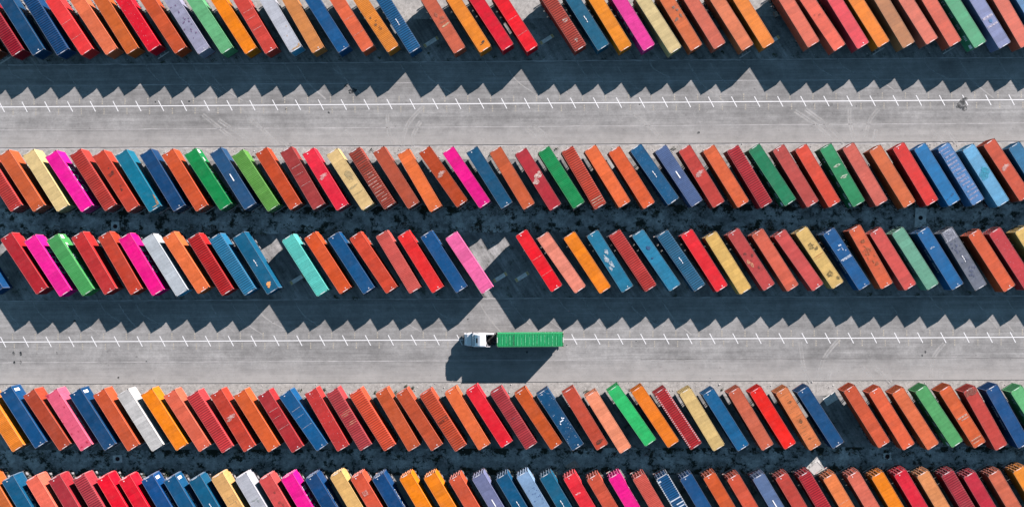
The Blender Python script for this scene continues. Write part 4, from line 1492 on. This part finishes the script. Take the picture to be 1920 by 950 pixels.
m = MB()
m.loft([ring(0.0, 0.92, 0.62, 1.45, 0.16), ring(0.10, 1.06, 0.58, 1.62, 0.18), ring(0.55, 1.16, 0.56, 1.86, 0.18), ring(1.42, 1.22, 0.56, 2.06, 0.18)])
part('bonnet', m.mesh('bonnet', M_WHITE), trk)
m = MB()
m.loft([ring(1.425, 1.22, 0.60, 2.10, 0.14), ring(1.58, 1.23, 0.60, 2.58, 0.16), ring(1.76, 1.22, 0.60, 3.04, 0.2), ring(2.20, 1.19, 0.60, 3.36, 0.22), ring(2.60, 1.17, 0.60, 3.62, 0.24), ring(3.0, 1.16, 0.60, 3.79, 0.22), ring(3.95, 1.16, 0.60, 3.86, 0.2), ring(4.10, 1.13, 0.64, 3.80, 0.2)])
part('cab', m.mesh('cab', M_WHITE), trk)
m = MB()
W0 = [(1.40, 2.09), (1.44, 2.20), (1.58, 2.60), (1.73, 2.99)]
for (xa, za), (xb, zb) in zip(W0, W0[1:]):
    m.face([(xa - 0.03, 1.08, za), (xa - 0.03, -1.08, za), (xb - 0.03, -1.04, zb), (xb - 0.03, 1.04, zb)])
part('windscreen', m.mesh('windscreen', M_GLASS), trk)
m = MB()
m.loft([[(1.60, -1.12, 3.03), (1.60, 1.12, 3.03), (1.60, 1.12, 3.07), (1.60, -1.12, 3.07)], [(1.82, -1.14, 3.10), (1.82, 1.14, 3.10), (1.82, 1.14, 3.14), (1.82, -1.14, 3.14)]])
for k in range(5):
    m.box(1.86, 1.96, -0.8 + k * 0.4 - 0.13, -0.8 + k * 0.4 + 0.13, 3.08, 3.26, 1)
part('sun_visor', m.mesh('sun_visor', [M_WHITE, M_BLACK]), trk)
m = MB()
m.loft([[(2.28, -0.44, 3.30), (2.28, 0.44, 3.30), (2.28, 0.44, 3.49), (2.28, -0.44, 3.49)], [(2.60, -0.44, 3.50), (2.60, 0.44, 3.50), (2.60, 0.44, 3.69), (2.60, -0.44, 3.69)]])
part('roof_hatch', m.mesh('roof_hatch', M_GLASS), trk)
for s in (1, -1):
    m = MB()
    yo = s * 1.225
    q = [(1.62, yo, 2.05), (2.75, yo, 2.05), (2.75, s * 1.222, 2.75), (1.84, s * 1.222, 2.75)]
    m.face([(x, y + s * 0.004, z) for x, y, z in (q if s < 0 else q[::-1])])
    part('side_window', m.mesh('side_window', M_GLASS), trk)
    m = MB()
    m.box(1.56, 1.72, *sorted((s * 1.25, s * 1.50)), 1.95, 2.75)
    m.tube((1.66, s * 1.18, 2.8), (1.64, s * 1.42, 2.78), 0.03, 8)
    part('mirror', m.mesh('mirror', M_BLACK), trk)
    m = MB()
    m.box(-0.02, 0.06, *sorted((s * 0.55, s * 0.90)), 0.82, 1.08)
    part('headlight', m.mesh('headlight', M_LAMP), trk)
    m = MB()
    pts = [(1.02 + 0.66 * math.cos(a), 0.50 + 0.66 * math.sin(a)) for a in [R(10 + 160 * i / 8) for i in range(9)]]
    for (xa, za), (xb, zb) in zip(pts, pts[1:]):
        ya, yb = sorted((s * 0.98, s * 1.26))
        m.face([(xa, ya, za), (xb, ya, zb), (xb, yb, zb), (xa, yb, za)])
        m.face([(xa, s * 1.26, za), (xb, s * 1.26, zb), (xb, s * 1.26, zb - 0.10), (xa, s * 1.26, za - 0.10)])
    part('front_fender', m.mesh('front_fender', M_WHITE), trk)
    m = MB()
    m.loft([ring(2.2, 0.26, 0.38, 0.98, 0.2), ring(3.9, 0.26, 0.38, 0.98, 0.2)])
    part('fuel_tank', m.mesh('fuel_tank', M_RIM), trk, None, (0, s * 0.98, 0))
    m = MB()
    m.box(4.12, 5.55 if s > 0 else 4.9, *sorted((s * 1.10, s * 1.15)), 1.0, 3.78)
    part('side_deflector', m.mesh('side_deflector', M_WHITE), trk)
    m = MB()
    m.tube((4.38, s * 0.86, 0.9), (4.38, s * 0.86, 3.5), 0.085, 12)
    part('exhaust_stack', m.mesh('exhaust_stack', M_RIM), trk)
    for ax, dual in ((1.02, False), (5.0, True), (6.35, True)):
        part('wheel', WHEEL, trk, None, (ax, s * (1.03 if not dual else 0.98), 0.51))
    for ax in (5.0, 6.35):
        m = MB()
        pts = [(ax + 0.60 * math.cos(a), 0.51 + 0.60 * math.sin(a)) for a in [R(20 + 140 * i / 6) for i in range(7)]]
        for (xa, za), (xb, zb) in zip(pts, pts[1:]):
            ya, yb = sorted((s * 0.78, s * 1.2))
            m.face([(xa, ya, za), (xb, ya, zb), (xb, yb, zb), (xa, yb, za)])
        part('rear_mudguard', m.mesh('rear_mudguard', M_BLACK), trk)
m = MB()
m.box(-0.12, 0.16, -1.14, 1.14, 0.36, 0.64)
part('front_bumper', m.mesh('front_bumper', M_WHITE), trk)
m = MB()
for s in (1, -1):
    m.tube((-0.15, s * 0.75, 0.45), (-0.22, s * 0.72, 1.0), 0.035, 8)
    m.tube((-0.22, s * 0.72, 1.0), (-0.12, s * 0.55, 1.28), 0.035, 8)
m.tube((-0.22, -0.72, 1.0), (-0.22, 0.72, 1.0), 0.035, 8)
m.tube((-0.12, -0.55, 1.28), (-0.12, 0.55, 1.28), 0.035, 8)
part('bull_bar', m.mesh('bull_bar', M_BLACK), trk)
m = MB()
for k in range(7):
    m.box(-0.012, 0.02, -0.48, 0.48, 0.74 + 0.09 * k, 0.79 + 0.09 * k)
part('radiator_grille', m.mesh('radiator_grille', M_BLACK), trk)
m = MB()
for s in (1, -1):
    m.box(1.3, 7.0, s * 0.42 - 0.05, s * 0.42 + 0.05, 0.62, 0.90)
m.box(4.15, 5.2, -0.42, 0.42, 0.905, 0.94, 0)
for k_ in range(9):
    m.box(4.2 + k_ * 0.11, 4.25 + k_ * 0.11, -0.78, 0.78, 1.0, 1.03)
m.box(4.15, 5.2, 0.43, 0.80, 0.60, 0.98)
m.box(4.15, 5.2, -0.80, -0.43, 0.60, 0.98)
m.box(6.9, 7.0, -0.9, 0.9, 0.55, 0.85)
for ax in (1.02, 5.0, 6.35):
    m.tube((ax, -0.95, 0.51), (ax, 0.95, 0.51), 0.08, 8)
m.tube((5.7, 0, 0.92), (5.7, 0, 1.02), 0.5, 16)
part('chassis', m.mesh('chassis', M_CHASSIS), trk, (0.03, 0.03, 0.032))
m = MB()
for k in range(5):
    p0 = Vector((4.2, -0.3 + 0.15 * k, 2.0))
    p1 = Vector((4.75, -0.25 + 0.12 * k, 1.35))
    p2 = Vector((5.3, -0.3 + 0.15 * k, 1.7))
    m.tube(p0, p1, 0.025, 6)
    m.tube(p1, p2, 0.025, 6)
part('air_hoses', m.mesh('air_hoses', M_BLACK), trk)

# ------------------------------------------------------------------ concrete pads, drains, boards
def pad(x, y, rz, lx, ly, label, cat='concrete pad', ends=True, name='landing_pad'):
    m = MB()
    m.box(-lx / 2, lx / 2, -ly / 2, ly / 2, 0.0, 0.035)
    t = thing(name, label, cat, (x, y, 0.004), rz, 'concrete pads in empty bays', m.mesh(name, M_CONC))
    if ends:
        for s in (1, -1):
            e = MB()
            e.box(-0.22, 0.22, -ly / 2 + 0.02, ly / 2 - 0.02, 0.036, 0.06)
            part('steel_end', e.mesh('steel_end', M_YELLOW), t, None, (s * (lx / 2 - 0.24), 0, 0))
    return t


pad(-19.1, 41.9, R(32), 3.1, 0.75, 'dark concrete pad in the first empty bay of the top row')
pad(2.7, 42.2, R(32), 2.9, 0.70, 'concrete pad right of the scarlet container in the top row')
pad(45.2, 41.7, R(32), 2.6, 0.70, 'yellow-ended concrete pad in the right empty bay, top row')
pad(-44.6, -2.6, R(32), 3.1, 0.75, 'concrete pad in the empty bay beside the aqua container')
pad(-6.3, -2.45, R(32), 2.9, 0.75, 'concrete pad nearest the pink container, third row')
pad(-2.2, -2.35, R(32), 2.9, 0.75, 'concrete pad left of the scarlet container after the wide gap')
pad(55.55, -25.55, R(32), 2.5, 1.55, 'broad concrete slab in the empty bay of the fourth row', ends=False)


def drain(x, y, rz, sx, sy, label):
    m = MB()
    m.box(-sx / 2, sx / 2, -sy / 2, sy / 2, 0.0, 0.05)
    t = thing('drain_slab', label, 'drain', (x, y, 0.004), rz, 'concrete drain slabs between the rows', m.mesh('drain_slab', M_CONC))
    g = MB()
    g.tube((0, 0, 0.052), (0, 0, 0.056), 0.34, 16)
    part('drain_hole', g.mesh('drain_hole', M_HOLE), t)
    k = MB()
    n_ = 20
    r0 = [(0.34 * math.cos(2 * math.pi * i / n_), 0.34 * math.sin(2 * math.pi * i / n_)) for i in range(n_)]
    for i in range(n_):
        a, b = r0[i], r0[(i + 1) % n_]
        k.face([(a[0], a[1], 0.062), (a[0] * 1.25, a[1] * 1.25, 0.062), (b[0] * 1.25, b[1] * 1.25, 0.062), (b[0], b[1], 0.062)])
    part('drain_rim', k.mesh('drain_rim', M_CAST), t)
    return t


drain(-79.0, 7.55, 0.05, 1.6, 1.75, 'square drain slab with a dark hole, upper dirt strip, left')
drain(72.55, 8.25, -0.07, 2.1, 3.7, 'long drain slab with a dark hole near the slate-grey container')
drain(-78.8, -36.3, 0.05, 1.7, 1.4, 'pale drain slab with a dark hole, lower dirt strip, left')
drain(66.1, -36.35, 0.1, 1.5, 1.35, 'muddy drain slab with a dark hole, lower dirt strip, right')
m = MB()
m.box(-1.1, 1.1, -0.75, 0.75, 0.0, 0.05)
for k in range(5):
    m.box(-1.1, 1.1, -0.72 + k * 0.3, -0.72 + k * 0.3 + 0.24, 0.051, 0.07)
thing('wooden_board', 'brown weathered wooden board on the dirt, above a scarlet container', 'board', (7.05, -38.0, 0.004), R(30), None, m.mesh('wooden_board', M_BOARD))
m = MB()
m.box(-1.1, 1.1, -0.75, 0.75, 0.0, 0.04)
m.box(-1.1, -1.04, -0.75, 0.75, 0.041, 0.07)
m.box(1.04, 1.1, -0.75, 0.75, 0.041, 0.07)
thing('white_panel', 'pale square panel lying on the dirt behind a bottom-row container', 'panel', (52.7, -38.55, 0.004), R(42), None, m.mesh('white_panel', M_SHEET))
rnd = random.Random(21)
m = MB()
gx = [[(i * 0.3 - 0.75 + rnd.uniform(-0.06, 0.06), j * 0.28 - 0.56 + rnd.uniform(-0.06, 0.06), 0.02 + rnd.uniform(0, 0.3)) for j in range(5)] for i in range(6)]
for i in range(5):
    for j in range(4):
        if (i, j) in ((0, 0), (4, 3), (4, 0), (2, 1)):
            continue
        m.face([gx[i][j], gx[i + 1][j], gx[i + 1][j + 1], gx[i][j + 1]])
thing('plastic_sheet', 'crumpled white plastic sheet beside the bright-orange container end', 'plastic sheet', (64.9, -38.25, 0.0), 0.4, None, m.mesh('plastic_sheet', M_SHEET))
m = MB()
m.box(-0.42, 0.42, -0.42, 0.42, 0.0, 0.55)
m.box(-0.46, 0.46, -0.46, 0.46, 0.55, 0.63)
m.box(-0.46, -0.36, -0.46, 0.46, 0.63, 0.72)
m.box(0.36, 0.46, -0.46, 0.46, 0.63, 0.72)
thing('wooden_crate', 'small pale crate in the right empty bay of the top row', 'crate', (45.7, 46.5, 0.0), R(25), None, m.mesh('wooden_crate', M_BOARD))
